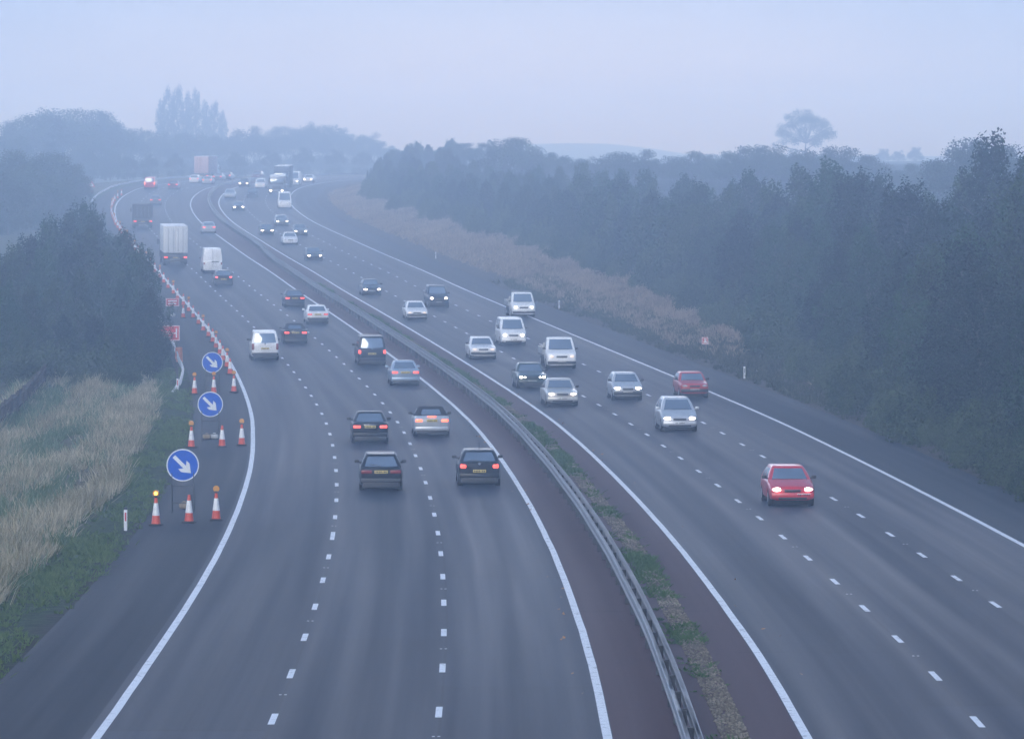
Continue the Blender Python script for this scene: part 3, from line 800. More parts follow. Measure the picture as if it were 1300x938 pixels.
for (kind, nm, cat, px, py, side, pm, hd, tl, op, bu, lab) in CARS:
    root = empty(nm, label=lab, cat=cat, group=GL if side < 0 else GR)
    S = SPEC[kind]; d = on_road(px, py)[0]
    lod = 0 if d < 260 else 1 if d < 420 else 2 if d < 560 else 3
    vehicle(kind, pm, root, lod, hd, tl, bu, op)
    axle = S['ax'][1] if side < 0 else S['ax'][0]
    off = (S['L'] / 2 - (S['L'] - axle)) if side < 0 else (S['L'] / 2 - axle)
    place(root, px, py, side, off)

# open-backed trucks coming towards us
for (px, py, pm, hd, lab, op) in (
        (711.5, 468, WHITE, DIM, 'white open-backed tipper pickup with dropside bed in the middle lane', ()),
        (663.5, 402.5, WHITE, ON, 'white pickup truck with a roof rack driving on the hard shoulder line', ('ladder_rack',))):
    root = empty('pickup_truck', label=lab, cat='truck', group=GR)
    vehicle('pickupcab', pm, root, 1, hd, None, PLASTIC, op)
    flatbed(root, 3.1, plain('dropside_grey', (.36, .37, .38), .5, .3, vary=.2), -2.35 / 2 - .12)
    place(root, px, py, 1, 2.35 / 2 - .95)

for (px, py, side, bx, rm, rf, L, W, H, cm, hd, lab) in (
        (222, 337, -1, CURT, DOORW, plain('white_roof', (.78, .79, .79), .4), 10., 2.5, 4.05, DBROWN, None, 'big white box lorry with barred rear doors in the slow lane beside the cones'),
        (181, 289.5, -1, DBROWN, DBROWN, DBROWN, 7.5, 2.5, 3.0, DGREY, None, 'dark low box truck in front of the big white lorry'),
        (258, 229.6, -1, PINKBOX, PINKBOX, plain('white_roof', (.78, .79, .79), .4), 11., 2.6, 4.3, WHITE, None, 'faint pinkish box lorry with a white roof far off on the bend'),
        (357.5, 239.5, 1, DKBOX, DKBOX, plain('white_roof', (.78, .79, .79), .4), 10., 2.55, 3.6, DKBOX, OFF, 'dark blue box lorry coming round the bend behind the bus'),
        (351.5, 247.5, 1, GREY, GREY, plain('white_roof', (.78, .79, .79), .4), 8., 2.4, 2.9, GREY, ON, 'grey bus-like truck with pale roof edge in front of the dark blue lorry')):
    root = empty('lorry', label=lab, cat='lorry', group=GL if side < 0 else GR)
    lorry(root, bx, rm, rf, L, W, H, cm, hd)
    place(root, px, py, side, L / 2 - (1.6 if side < 0 else 1.3))


# ------------------------------------------------------------------ cones, signs, posts
def rotz(o, d): o.rotation_euler = (0, 0, -math.atan(float(sl(d))))


def make_cone(lamp, lit=False, h=1.0):
    r = empty('traffic_cone')
    MB().box((0, 0, .035), (.46, .46, .07), .03).build('base', RUBBER, r)
    MB().cyl((0, 0, .07), (0, 0, h), .165, .045, 18).build('cone_body', CONE_RED, r)
    f = lambda z: .165 + (.045 - .165) * (z - .07) / (h - .07) + .006
    MB().cyl((0, 0, .36 * h), (0, 0, .80 * h), f(.36 * h), f(.80 * h), 18).build('sleeve', CONE_WHITE, r)
    if lamp:
        L = MB().cyl((0, 0, h - .02), (0, 0, h + .05), .05, n=10).box((0, 0, h + .04), (.14, .10, .06), .02).build('warning_lamp', CONE_WHITE if False else PLASTIC, r)
        MB().cyl((0, -.045, h + .14), (0, .045, h + .14), .115, n=20).build('lens', AMBER, L)
        if lit: MB().ball((0, -.045, h + .14), (.06, .02, .06)).build('bulb', AMBER_LIT, L)
    return r


cone_a, cone_b, cone_lit = make_cone(False), make_cone(True), make_cone(True, True)
used = set()


def cone(kind, d, u, label, group, rz=0.):
    src = {0: cone_a, 1: cone_b, 2: cone_lit}[kind]
    p = tuple(float(q) for q in road_pt(d, u, .003))
    if kind in used: o = dup(src, p, rz)
    else:
        used.add(kind); o = src; o.location = p; o.rotation_euler = (0, 0, rz)
    tag(o, label, 'cone', group)
    return o


GCS, GCL = 'cones across the hard shoulder', 'cones along the slow lane edge line'
for px, py, k, lab in ((198, 667, 2, 'cone with glowing amber lamp left of the nearest blue arrow sign'), (240, 663.5, 0, 'plain pointed cone in front of the nearest blue arrow sign'),
                       (274.5, 660.5, 1, 'cone with unlit lamp between the nearest arrow sign and the white line'),
                       (243, 568.5, 1, 'cone with lamp on the grass side of the middle blue arrow sign'), (282, 567.5, 0, 'plain pointed cone just right of the middle blue arrow sign legs'),
                       (307, 565.5, 1, 'cone with lamp between the middle arrow sign and the white line'),
                       (247, 500.5, 1, 'cone with lamp on the grass side of the farthest blue arrow sign'), (271.5, 499.5, 1, 'cone with lamp in front of the farthest blue arrow sign'),
                       (297, 498, 1, 'cone with lamp between the farthest arrow sign and the white line'), (232.6, 403.6, 0, 'lone cone on the shoulder beside the small red board')):
    d, u = on_road(px, py); cone(k, d, u, lab, GCS, random.uniform(-.2, .2))
d = 274.0; i = 0
while d < 700:
    cone(1 if i % 3 == 1 else 0, d, U_LE - np.interp(d, [274, 330, 700], [.42, .5, .45]) + random.uniform(-.06, .06),
         'cone with an amber lamp in the receding line along the slow lane edge' if i % 3 == 1 else 'plain red and white cone in the receding line along the slow lane edge',
         GCL + (' with lamps' if i % 3 == 1 else ' without lamps'), random.uniform(-.3, .3))
    d += 8.5 if d < 330 else 10.5; i += 1
for k, o in enumerate((cone_a, cone_b, cone_lit)):
    if k not in used: bpy.data.objects.remove(o)


def arrow_sign(px, py, label):
    d, u = on_road(px, py); p = road_pt(d, u, .003)
    r = empty('arrow_sign', tuple(map(float, p)), 0, label, 'sign', 'blue keep right arrow signs on the hard shoulder')
    rotz(r, d); R = .60; zc = 1.76
    tilt = Matrix.Rotation(.06, 3, 'X')
    f = MB().cyl((0, .0, 0), (0, .03, 0), R, n=48).move((0, -.02, zc), tilt).build('sign_plate', SIGN_BLUE, r, 30)
    b = bmesh.new(); vs = []
    n = 48
    for rr in (R * .93, R * 1.0): vs.append([b.verts.new((rr * math.cos(a * 2 * math.pi / n), -.006, rr * math.sin(a * 2 * math.pi / n))) for a in range(n)])
    for rr in (R * 1.0, R * .93): vs.append([b.verts.new((rr * math.cos(a * 2 * math.pi / n), .0, rr * math.sin(a * 2 * math.pi / n))) for a in range(n)])
    for q in range(4):
        A, B = vs[q], vs[(q + 1) % 4]
        for a in range(n): b.faces.new((A[a], A[(a + 1) % n], B[(a + 1) % n], B[a]))
    m = MB(); m.bm.free(); m.bm = b; m.move((0, -.021, zc), tilt).build('border', SIGN_WHITE, f, 30)
    # arrow pointing down and to the right, shaft along local x before turning
    pts = [(-.46, .068), (.10, .068), (-.02, .22), (.14, .22), (.42, 0), (.14, -.22), (-.02, -.22), (.10, -.068), (-.46, -.068)]
    a = math.radians(-45); pts = [(x * math.cos(a) - z * math.sin(a), x * math.sin(a) + z * math.cos(a)) for x, z in pts]
    MB().poly(pts, .006).move((0, -.0275, zc), tilt).build('arrow', SIGN_WHITE, f, None)
    fr = MB()
    for g in (-.40, .40):
        fr.cyl((g, -.02, 0), (g, .03, zc + .3), .022, n=8)
        fr.cyl((g, .75, 0), (g, .05, zc - .5), .018, n=8)
    fr.cyl((-.42, -.005, .36), (.42, -.005, .36), .018, n=8).cyl((-.42, .01, zc - .78), (.42, .01, zc - .78), .018, n=8)
    fr.build('frame', STEEL_DK, r, 40)
    return d, u


for px, py, lab in ((232, 651, 'nearest and largest looking blue round sign with white arrow pointing down right'), (267, 560.5, 'middle blue round sign with white arrow, between two rows of cones'),
                    (269.5, 499, 'farthest blue round sign with white arrow at the start of the cone taper')):
    arrow_sign(px, py, lab)


def sandbag(px, py, mat, label, lift=0.):
    d, u = on_road(px, py); p = road_pt(d, u, lift)
    b = MB().box((0, 0, .13), (.40, .30, .25), .11, seg=3).box((0, 0, .27), (.14, .08, .07), .03)
    o = b.build('sandbag', mat, None, 50); o.location = tuple(map(float, p)); o.rotation_euler = (0, 0, random.uniform(-.4, .4))
    tag(o, label, 'sandbag', 'sandbags weighing down the signs')


SACK_B = plain('sack_brown', (.30, .24, .17), .9, vary=.25); SACK_W = plain('sack_white', (.55, .55, .53), .85, vary=.2)
sandbag(234, 646, SACK_B, 'brown sandbag behind the cone at the nearest arrow sign')
sandbag(262.5, 557.5, SACK_B, 'brown sandbag between the legs of the middle arrow sign')
sandbag(272, 557.2, SACK_W, 'white sandbag beside the brown one at the middle arrow sign')
sandbag(219.6, 402, SACK_W, 'white sandbag on the shoulder under the small red board')


def board_sign(px, py, w, h, zc, label, marks, name='roadworks_board', yaw=0., legs=True):
    d, u = on_road(px, py); p = land_pt(d, u, 0)
    r = empty(name, tuple(map(float, p)), 0, label, 'sign'); rotz(r, d); r.rotation_euler[2] += yaw
    f = MB().box((0, 0, zc), (w, .03, h), .008).build('sign_plate', SIGN_RED, r, 30)
    q = MB()
    for a, b, c, e in ((0, h / 2 - .03, w - .02, .04), (0, -h / 2 + .03, w - .02, .04)): q.box((a, -.018, zc + b), (c, .008, e))
    for g in (-1, 1): q.box((g * (w / 2 - .03), -.018, zc), (.04, .008, h - .10))
    q.build('border', SIGN_WHITE, f, None)
    q = MB()
    for x, z, a, b in marks: q.box((x * w / 2, -.019, zc + z * h / 2), (a * w, .008, b * h))
    q.build('marking', SIGN_WHITE, f, None)
    if legs:
        for g in (-1, 1): MB().cyl((g * w * .36, .03, 0), (g * w * .36, .03, zc + h * .3), .025, n=8).cyl((g * w * .36, .6, 0), (g * w * .36, .05, zc), .02, n=8).build('leg', STEEL_DK, r)
        MB().cyl((-w * .4, .03, .3), (w * .4, .03, .3), .02, n=8).build('crossbar', STEEL_DK, r)
    else:
        MB().cyl((0, .04, 0), (0, .04, zc + h * .4), .03, n=8).build('post', STEEL_DK, r)
    return r


board_sign(214.5, 451, 1.45, 1.02, 1.52, 'large red board with white border and white upright bar, half hidden by the trees',
           [(.70, .02, .065, .62), (.50, .0, .16, .10), (-.28, .18, .42, .07), (-.25, -.10, .36, .07), (-.35, -.58, .50, .12)], yaw=-.12)
board_sign(219, 398.5, 1.10, .66, .95, 'small red board with two white bars beyond the large red board', [(0, .32, .66, .16), (-.05, -.34, .60, .16)])
board_sign(895, 449, .46, .50, .80, 'small red square sign on a post in the right-hand verge', [(.06, .42, .40, .16), (.26, .12, .16, .40), (.0, .02, .34, .14), (.10, -.40, .56, .22)], 'verge_sign', legs=False)


def triangle_sign():
    d = 652.; u = -14.6; p = land_pt(d, u)
    r = empty('warning_sign', tuple(map(float, p)), 0, 'far white triangle sign over a red plate beside the bend', 'sign'); rotz(r, d)
    a = .52
    f = MB().poly([(-a, 0), (a, 0), (0, 1.75 * a)], .03).move((0, 0, 2.75)).build('sign_plate', SIGN_RED, r, None)
    MB().poly([(-a * .62, .11), (a * .62, .11), (0, 1.75 * a * .72)], .006).move((0, -.007, 2.75)).build('sign_face', SIGN_WHITE, f, None)
    MB().box((-.3, 0, 2.05), (.95, .03, .42), .01).build('lower_plate', SIGN_RED, r)
    MB().cyl((0, .05, 0), (0, .05, 3.4), .04, n=8).build('post', STEEL, r)


triangle_sign()


def marker_post(d, u, label, red):
    p = land_pt(d, u); r = empty('marker_post', tuple(map(float, p)), 0, label, 'post', 'white marker posts along the verges'); rotz(r, d)
    MB().box((0, 0, .36), (.12, .07, .74), .02).build('post_body', SIGN_WHITE, r)
    MB().box((0, 0, .765), (.13, .08, .09), .02).build('post_cap', plain('cap_dark_blue', (.03, .04, .08), .5), r)
    MB().box((0, -.04, .48), (.055, .012, .30), .004).build('reflector', SIGN_RED if red else STEEL, r)


marker_post(153.4, -14.55, 'white marker post with red reflector in the grass left of the nearest cone', True)
marker_post(256.0, -14.95, 'white marker post with red reflector by the low end of the left safety barrier', True)
marker_post(269.6, 19.75, 'white marker post at the right verge, nearest of those by the trees', False)
marker_post(370.0, 19.6, 'white marker post at the right verge beside the white pickup truck', False)
marker_post(470.0, 19.6, 'faint white marker post at the right verge in mid distance', False)


# ------------------------------------------------------------------ safety barriers and fence
def rail_mesh(name, ds, us, zs, prof, parent, mat=STEEL):
    ds = np.asarray(ds, float)
    P = []
    for d, u, z in zip(ds, us, zs):
        s = float(sl(d)); c = 1 / math.sqrt(1 + s * s)
        b = land_pt(d, u)
        for x, h in prof: P.append((b[0] + x * c, b[1] - x * s * c, b[2] + z + h))
    n = len(prof); F = []
    for i in range(len(ds) - 1):
        for j in range(n):
            a, b = i * n + j, i * n + (j + 1) % n; F.append([a, b, b + n, a + n])
    F.append(list(range(n))); F.append([(len(ds) - 1) * n + j for j in range(n)][::-1])
    return raw(name, np.array(P), F, mat, parent, 30)


def wbeam(side):
    """cross-section of a corrugated beam, side=+1 faces right"""
    f = [(-.02, .325), (.06, .325), (.075, .30), (.08, .25), (.075, .20), (.02, .165), (.02, .145), (.075, .11), (.075, .06), (.035, .01), (0, 0)]
    b = [(x - .02, h) for x, h in f[::-1]]
    return [(side * x, h) for x, h in (f + b)]


def median_barrier():
    r = empty('crash_barrier', (0, 0, 0), 0, 'double-sided steel crash barrier running down the central reserve on dark posts', 'barrier')
    ds = np.concatenate([np.arange(60, 460, 4.), np.arange(460, 520, 3.), np.arange(520, 960, 6.)])
    ub = lambda d: np.interp(d, [60, 130, 220, 430, 455, 475, 490, 520, 650, 720, 960], [1.60, 1.55, 1.45, 1.45, 1.5, 2.0, 2.45, 2.6, 2.8, 2.5, 2.2])
    U = ub(ds); wob = .012 * np.sin(ds * 1.3)
    rail_mesh('rail', ds, U - .12, .48 + 0 * ds + wob, wbeam(-1), r); rail_mesh('rail', ds, U + .12, .48 + 0 * ds - wob, wbeam(1), r)
    s = float(arc(61)); k = 0; rest = MB()
    while True:
        d = float(d_of_arc(s))
        if d > 700: break
        p = Vector(road_pt(d, float(ub(d)))); ro = Matrix.Rotation(-math.atan(float(sl(d))), 3, 'Z')
        if k < 100: MB().box((0, 0, .36), (.17, .09, .72), .012, seg=1).move(p, ro).build('post', STEEL_DK, r, 30)
        else:
            q = rest.box(p + Vector((0, 0, .36)), (.17, .09, .72), rot=ro)
        s += 3.2; k += 1
    o = rest.build('posts', STEEL_DK, r, None); o['kind'] = 'stuff'


def left_barrier():
    r = empty('safety_barrier', (0, 0, 0), 0, 'pale single-rail safety barrier along the left shoulder, its near end bent down to the ground', 'barrier')
    ds = np.concatenate([np.arange(254, 300, 2.), np.arange(300, 820, 5.)])
    U = np.interp(ds, [254, 262, 270, 278, 900], [-15.3, -14.75, -14.5, -14.6, -14.75]); Z = np.interp(ds, [254, 266, 274, 900], [-.28, .15, .38, .40])
    rail_mesh('rail', ds, U, Z, wbeam(1), r, plain('pale_steel', (.58, .60, .62), .4, .5, vary=.15))
    k = 0
    for d in np.arange(268, 560, 4.0):
        p = Vector(land_pt(d, -14.85)); MB().box((0, 0, .33), (.12, .08, .66), .01, seg=1).move(p, Matrix.Rotation(-math.atan(float(sl(d))), 3, 'Z')).build('post', STEEL_DK, r, 30)
    return r


median_barrier(); left_barrier()
d = 290.; p = land_pt(d, -14.45)
o = empty('hazard_marker', tuple(map(float, p)), 0, 'orange and white striped marker drum standing against the left safety barrier', 'marker')
MB().cyl((0, 0, 0), (0, 0, .95), .27, .22, 18).build('drum', plain('marker_orange', (.70, .22, .10), .5, vary=.1), o)
for z in (.42, .70): MB().cyl((0, 0, z), (0, 0, z + .13), .262 - .05 * z, .252 - .05 * z, 18).build('band', CONE_WHITE, o)


def pale_fence():
    r = empty('paling_fence', (0, 0, 0), 0, 'dark timber paling fence at the top of the left bank', 'fence')
    WOOD = plain('weathered_timber', (.055, .048, .042), .85, vary=.3, scale=3)
    ub = lambda d: np.interp(d, [205, 222, 262, 285], [-24.0, -23.6, -22.8, -23.5])
    q = MB(); d = 205.
    while d < 276:
        p = Vector(land_pt(d, float(ub(d)))); h = 1.15 + random.uniform(-.06, .06)
        q.box(p + Vector((0, 0, h / 2)), (.05, .11, h), rot=Matrix.Rotation(-math.atan(float(sl(d))) + random.uniform(-.1, .1), 3, 'Z') @ Matrix.Rotation(random.uniform(-.03, .03), 3, 'Y')); d += .34
    q.build('palings', WOOD, r, None)
    for z in (.35, .95):
        ds = np.arange(205, 277, 3.); rail_mesh('rail', ds, ub(ds) + .06, z + 0 * ds, [(0, 0), (.05, 0), (.05, .09), (0, .09)], r, WOOD)
    for d in np.arange(206, 277, 5.):
        p = Vector(land_pt(d, float(ub(d)) + .1)); MB().box(p + Vector((0, 0, .65)), (.12, .12, 1.3), .02, seg=1).build('post', WOOD, r, None)


pale_fence()


# ------------------------------------------------------------------ vegetation
def unit(n):
    v = RNG.normal(size=(n, 3)); return v / np.linalg.norm(v, axis=1)[:, None]


def leaf_quads(c, size, outward, ratio=.55, droop=.0):
    """rhombic leaf sprays at points c, loosely facing outward"""
    n = len(c)
    nrm = outward * .7 + unit(n) * .8 + np.array([0, 0, .35]); nrm /= np.linalg.norm(nrm, axis=1)[:, None]
    t = np.cross(nrm, unit(n)); t /= np.linalg.norm(t, axis=1)[:, None] + 1e-9
    t[:, 2] -= droop; t /= np.linalg.norm(t, axis=1)[:, None]
    b = np.cross(nrm, t)
    s = (size * RNG.uniform(.6, 1.35, n))[:, None]
    V = np.stack([c - t * s * .5, c + b * s * ratio * .5 - t * s * .05, c + t * s * .5, c - b * s * ratio * .5 - t * s * .05], 1)
    return V.reshape(-1, 3), np.arange(n * 4).reshape(-1, 4)


def crown_points(blobs, n, shell=.55, fuzz=.10):
    """points on the outer part of a set of ellipsoidal leaf masses"""
    w = np.array([b[1][0] * b[1][1] + b[1][0] * b[1][2] for b in blobs]); k = RNG.choice(len(blobs), n, p=w / w.sum())
    C = np.array([b[0] for b in blobs])[k]; R = np.array([b[1] for b in blobs])[k]
    u = unit(n); r = shell + (1 - shell) * RNG.random(n) ** .6
    r *= 1 + fuzz * RNG.normal(size=n)
    return C + u * R * r[:, None], u


def tree_kind(name, h, kind, nleaf, leaf, mat):
    """a tree standing at the origin: trunk with limbs, crown of leaf sprays"""
    r = empty(name)
    blobs = []; limbs = []
    if kind == 'upright':       # ragged young broadleaf with pointed leaders
        W = h * random.uniform(.23, .29); nb = 26
        for i in range(nb):
            t = (i + .5) / nb; z = h * (.10 + .80 * t)
            rad = W * (1.08 - t ** 1.5) * random.uniform(.55, 1.0); a = i * 2.4 + random.uniform(-.5, .5)
            s = h * random.uniform(.075, .13) * (1.15 - .5 * t)
            blobs.append(((math.cos(a) * rad, math.sin(a) * rad, z), (s, s, s * random.uniform(.9, 1.4))))
            limbs.append((math.cos(a) * rad * .8, math.sin(a) * rad * .8, z))
        for i in range(random.randint(3, 6)):
            a = random.uniform(0, 6.28); rad = W * random.uniform(.0, .45); z = h * random.uniform(.84, .93)
            blobs.append(((math.cos(a) * rad, math.sin(a) * rad, z), (h * .035, h * .035, h * random.uniform(.09, .13))))
        for i in range(16):           # sprigs standing out of the crown
            t = random.uniform(.25, .95); a = random.uniform(0, 6.28); rad = W * (1.22 - t ** 1.6) * random.uniform(1.0, 1.25)
            blobs.append(((math.cos(a) * rad, math.sin(a) * rad, h * (.10 + .82 * t)), (h * .026, h * .026, h * random.uniform(.05, .085)))); limbs.append((math.cos(a) * rad, math.sin(a) * rad, h * (.10 + .82 * t)))
        blobs.append(((0, 0, h * .42), (W * .45, W * .45, h * .26)))
    elif kind == 'round':
        W = h * .46
        for i in range(34):
            u = unit(1)[0]; u[2] = abs(u[2]) * 1.1 - .3
            rr = random.uniform(.6, .85)
            c = (u[0] * W * rr, u[1] * W * rr, h * .56 + u[2] * h * .38 * rr); s = h * random.uniform(.09, .15)
            blobs.append((c, (s, s, s * .85))); limbs.append(c)
        for i in range(14):
            a = i * 2.4; s = h * random.uniform(.10, .16); rr = random.uniform(.35, .8); blobs.append(((math.cos(a) * W * rr, math.sin(a) * W * rr, h * random.uniform(.06, .26)), (s, s, s)))
        for i in range(5):
            a = random.uniform(0, 6.28); rr = random.uniform(.1, .55); blobs.append(((math.cos(a) * W * rr, math.sin(a) * W * rr, h * random.uniform(.78, .90)), (h * .12, h * .12, h * .10)))
        blobs.append(((0, 0, h * .48), (W * .62, W * .62, h * .36)))
    elif kind == 'poplar':
        W = h * .10
        for i in range(34):
            t = (i + .5) / 34; z = h * (.04 + .90 * t); rad = W * (1.05 - .75 * t ** 3) * random.uniform(.3, 1.0); a = i * 2.4
            s = h * random.uniform(.035, .06)
            blobs.append(((math.cos(a) * rad, math.sin(a) * rad, z), (s * (1.1 - .45 * t), s * (1.1 - .45 * t), s * 1.7)))
    elif kind == 'oak':
        for i in range(40):
            a = i * 2.39996; t = (i + .5) / 40
            rad = h * .62 * math.sqrt(t) * random.uniform(.75, 1.05)
            z = h * (.92 - .50 * (rad / (h * .62)) ** 2 + random.uniform(-.10, .06)); s = h * random.uniform(.075, .125)
            c = (math.cos(a) * rad, math.sin(a) * rad, z); blobs.append((c, (s * 1.25, s * 1.25, s * .75))); limbs.append(c)
        for i in range(12):
            a = random.uniform(0, 6.28); rad = h * random.uniform(.1, .4); c = (math.cos(a) * rad, math.sin(a) * rad, h * random.uniform(.42, .66))
            blobs.append((c, (h * .11, h * .11, h * .09))); limbs.append(c)
    elif kind == 'bush':
        W = h * random.uniform(.55, .8)
        for i in range(20):
            u = unit(1)[0]; u[2] = abs(u[2]); s = h * random.uniform(.15, .26); rr = random.uniform(.55, .9)
            c = (u[0] * W * rr, u[1] * W * rr, h * .12 + u[2] * h * .68 * rr); blobs.append((c, (s, s, s)))
        for i in range(4):
            a = random.uniform(0, 6.28); c = (math.cos(a) * W * .4, math.sin(a) * W * .4, h * .85); blobs.append((c, (h * .07, h * .07, h * .2)))
        blobs.append(((0, 0, h * .3), (W * .7, W * .7, h * .35)))
    P, u = crown_points(blobs, nleaf, .55 if kind == 'upright' else .15, .14 if kind == 'upright' else .08)
    P[:, 2] = np.maximum(P[:, 2], .1)
    V, F = leaf_quads(P, leaf, u, droop=.25)
    raw('crown', V, F, mat, r)
    q = MB(); th = {'upright': .8, 'round': .62, 'poplar': .9, 'oak': .5, 'bush': .5}[kind] * h
    n0 = 3 if kind != 'bush' else 1; r0 = h * (.020 if kind != 'oak' else .035); pts = [Vector((0, 0, -.3))]
    for i in range(1, 5): pts.append(Vector((random.uniform(-1, 1) * h * .012 * i, random.uniform(-1, 1) * h * .012 * i, th * i / 4)))
    for i in range(4): q.cyl(pts[i], pts[i + 1], r0 * (1 - .21 * i), r0 * (1 - .21 * (i + 1)), 8)
    for c in limbs[::3]:
        c = Vector(c); z = max(th * .25, min(c.z - h * .12, th * .9)); k = min(3, int(z / th * 4)); f = z / th * 4 - k
        a = pts[k].lerp(pts[k + 1], f); q.cyl(a, c, r0 * .38, r0 * .1, 6)
    q.build('trunk', BARK, r, 50)
    return r


class Stand:
    """a set of tree shapes, copied where trees stand"""
    def __init__(s, shapes): s.shapes = shapes; s.fresh = [True] * len(shapes); s.n = 0

    def put(s, loc, h, label, cat, group, wide=1., i=None):
        i = random.randrange(len(s.shapes)) if i is None else i; src, h0 = s.shapes[i]; k = h / h0
        sc = (k * wide, k * wide, k); rz = random.uniform(0, 6.28); loc = tuple(float(q) for q in loc)
        if s.fresh[i]:
            s.fresh[i] = False; o = src; o.location = loc; o.rotation_euler = (0, 0, rz); o.scale = sc
        else: o = dup(src, loc, rz, sc)
        tag(o, label, cat, group); s.n += 1
        return o

    def close(s):
        for (o, _), f in zip(s.shapes, s.fresh):
            if f:
                for c in list(o.children): bpy.data.objects.remove(c)
                bpy.data.objects.remove(o)


near = Stand([(tree_kind('broadleaf_tree', 11., 'upright', 17000, .22, m_), 11.) for m_ in (LEAF, LEAF_Y, LEAF_B, LEAF, LEAF_Y, LEAF, LEAF_B, LEAF)])
far = Stand([(tree_kind('broadleaf_tree', 9., 'upright', 9000, .26, m_), 9.) for m_ in (LEAF, LEAF_Y, LEAF_B, LEAF, LEAF_Y)])
bush = Stand([(tree_kind('shrub', 2.6, 'bush', 5200, .16, LEAF_L), 2.6) for _ in range(5)])
rnd = Stand([(tree_kind('round_tree', 10., 'round', 13000, .26, LEAF_D), 10.) for _ in range(4)])
pop = Stand([(tree_kind('poplar_tree', 25., 'poplar', 8000, .42, LEAF_D), 25.) for _ in range(4)])
oak = Stand([(tree_kind('oak_tree', 17., 'oak', 13000, .36, LEAF_D), 17.)])

# the belt of trees on the right bank
FRONT = lambda d: np.interp(d, [100, 185, 230, 290, 360, 525, 655, 760, 900], [22.0, 22.0, 23.0, 25.6, 29.0, 30.0, 27.5, 27.0, 28])
HEI = lambda d: np.interp(d, [100, 200, 300, 400, 550, 700], [12.2, 11.2, 9.2, 7.3, 5.4, 4.8])


def zone(d):
    if d < 270: return ('dark green tree in the near right-hand end of the woodland belt', 'near trees of the woodland belt')
    if d < 420: return ('blue-green tree in the middle of the right-hand woodland belt', 'middle trees of the woodland belt')
    return ('pale hazy tree in the distant left end of the woodland belt', 'distant trees of the woodland belt')


for row, (du, step, hk) in enumerate(((2.0, 4.6, .80), (6.0, 5.6, 1.0), (11.5, 7.5, 1.08))):
    d = 150. + row * 1.7
    while d < 770:
        u = float(FRONT(d)) + du + random.uniform(-1.2, 1.2); lab, gr = zone(d)
        st = near if d < 330 else far
        p = land_pt(d, u, -.1)
        px = CX + FPX * p[0] / p[1]
        if px < 1420:
            st.put(p, float(HEI(d)) * hk * random.uniform(.74, 1.10) * (1.16 if random.random() < .12 and d > 235 else 1.), lab, 'tree', gr, random.uniform(.92, 1.2))
        d += step * random.uniform(.75, 1.25) * (1 if d < 400 else 1.25)
# low growth in front of the belt
d = 150.
while d < 680:
    u = float(FRONT(d)) - random.uniform(-.6, 2.2); p = land_pt(d, u, -.05)
    if CX + FPX * p[0] / p[1] < 1380 and (d < 300 or random.random() < .75):
        a = d < 300
        bush.put(p, random.uniform(.9, 3.0), 'leafy shrub along the dark front edge of the near woodland belt' if a else 'low hazy shrub between the pale grass bank and the woodland belt', 'shrub',
                 'shrubs in front of the near woodland' if a else 'shrubs in front of the far woodland')
    d += random.uniform(1.8, 3.6) if d > 330 else random.uniform(.9, 2.0)
# the clump on the left
clump = []
for px, py, D in ((175, 312, 300), (160, 300, 335), (150, 300, 365), (120, 266, 345), (105, 262, 372), (85, 262, 350), (62, 266, 330), (40, 285, 318), (18, 305, 305), (0, 325, 296), (-22, 335, 300),
                  (188, 372, 284), (178, 395, 274), (155, 350, 285), (130, 330, 300), (100, 340, 285), (70, 345, 280), (40, 350, 276), (8, 365, 270), (-20, 370, 272), (120, 400, 272), (80, 405, 268), (30, 410, 266), (150, 415, 270),
                  (110, 300, 320), (140, 310, 318), (55, 310, 300), (85, 300, 310), (165, 335, 310), (60, 420, 285), (5, 420, 290), (118, 268, 420), (140, 285, 400)):
    x = (px - CX) * D / FPX; p = land_pt(D, float(u_of(x, D)), -.1)
    top = CAMZ + (Y0 - py) * D / FPX
    h = (top - float(p[2])) * 1.03
    near.put(p, max(h * random.uniform(.86, 1.07), 2.5), 'tree of the dark green clump beside the left shoulder', 'tree', 'trees of the left clump', random.uniform(.85, 1.15) * (1. if h > 6 else 1.25))
for px, py, h in ((150, 492, 1.6), (165, 489, 1.3), (100, 494, 1.1), (182, 470, 2.0), (195, 455, 2.4), (170, 480, 2.2), (120, 486, 2.4), (60, 484, 2.6), (20, 488, 2.8), (90, 484, 2.6), (140, 482, 2.8)):
    d, u = on_road(px, py); bush.put(land_pt(d, u, -.05), h, 'low shrub at the foot of the left tree clump above the dry grass', 'shrub', 'shrubs below the left clump')
# hedge and trees beyond the clump on the left
for px, py, D in ((-15, 200, 560), (8, 192, 575), (28, 186, 590), (50, 192, 585), (72, 190, 600), (88, 205, 610), (100, 226, 625), (40, 205, 560), (64, 214, 570), (10, 215, 545), (84, 228, 590)):
    x = (px - CX) * D / FPX; p = land_pt(D, float(u_of(x, D)), -.3); top = CAMZ + (Y0 - py) * D / FPX
    rnd.put(p, top - float(p[2]), 'hazy dark tree behind the left clump near the far bend', 'tree', 'trees behind the left clump', random.uniform(.9, 1.15))
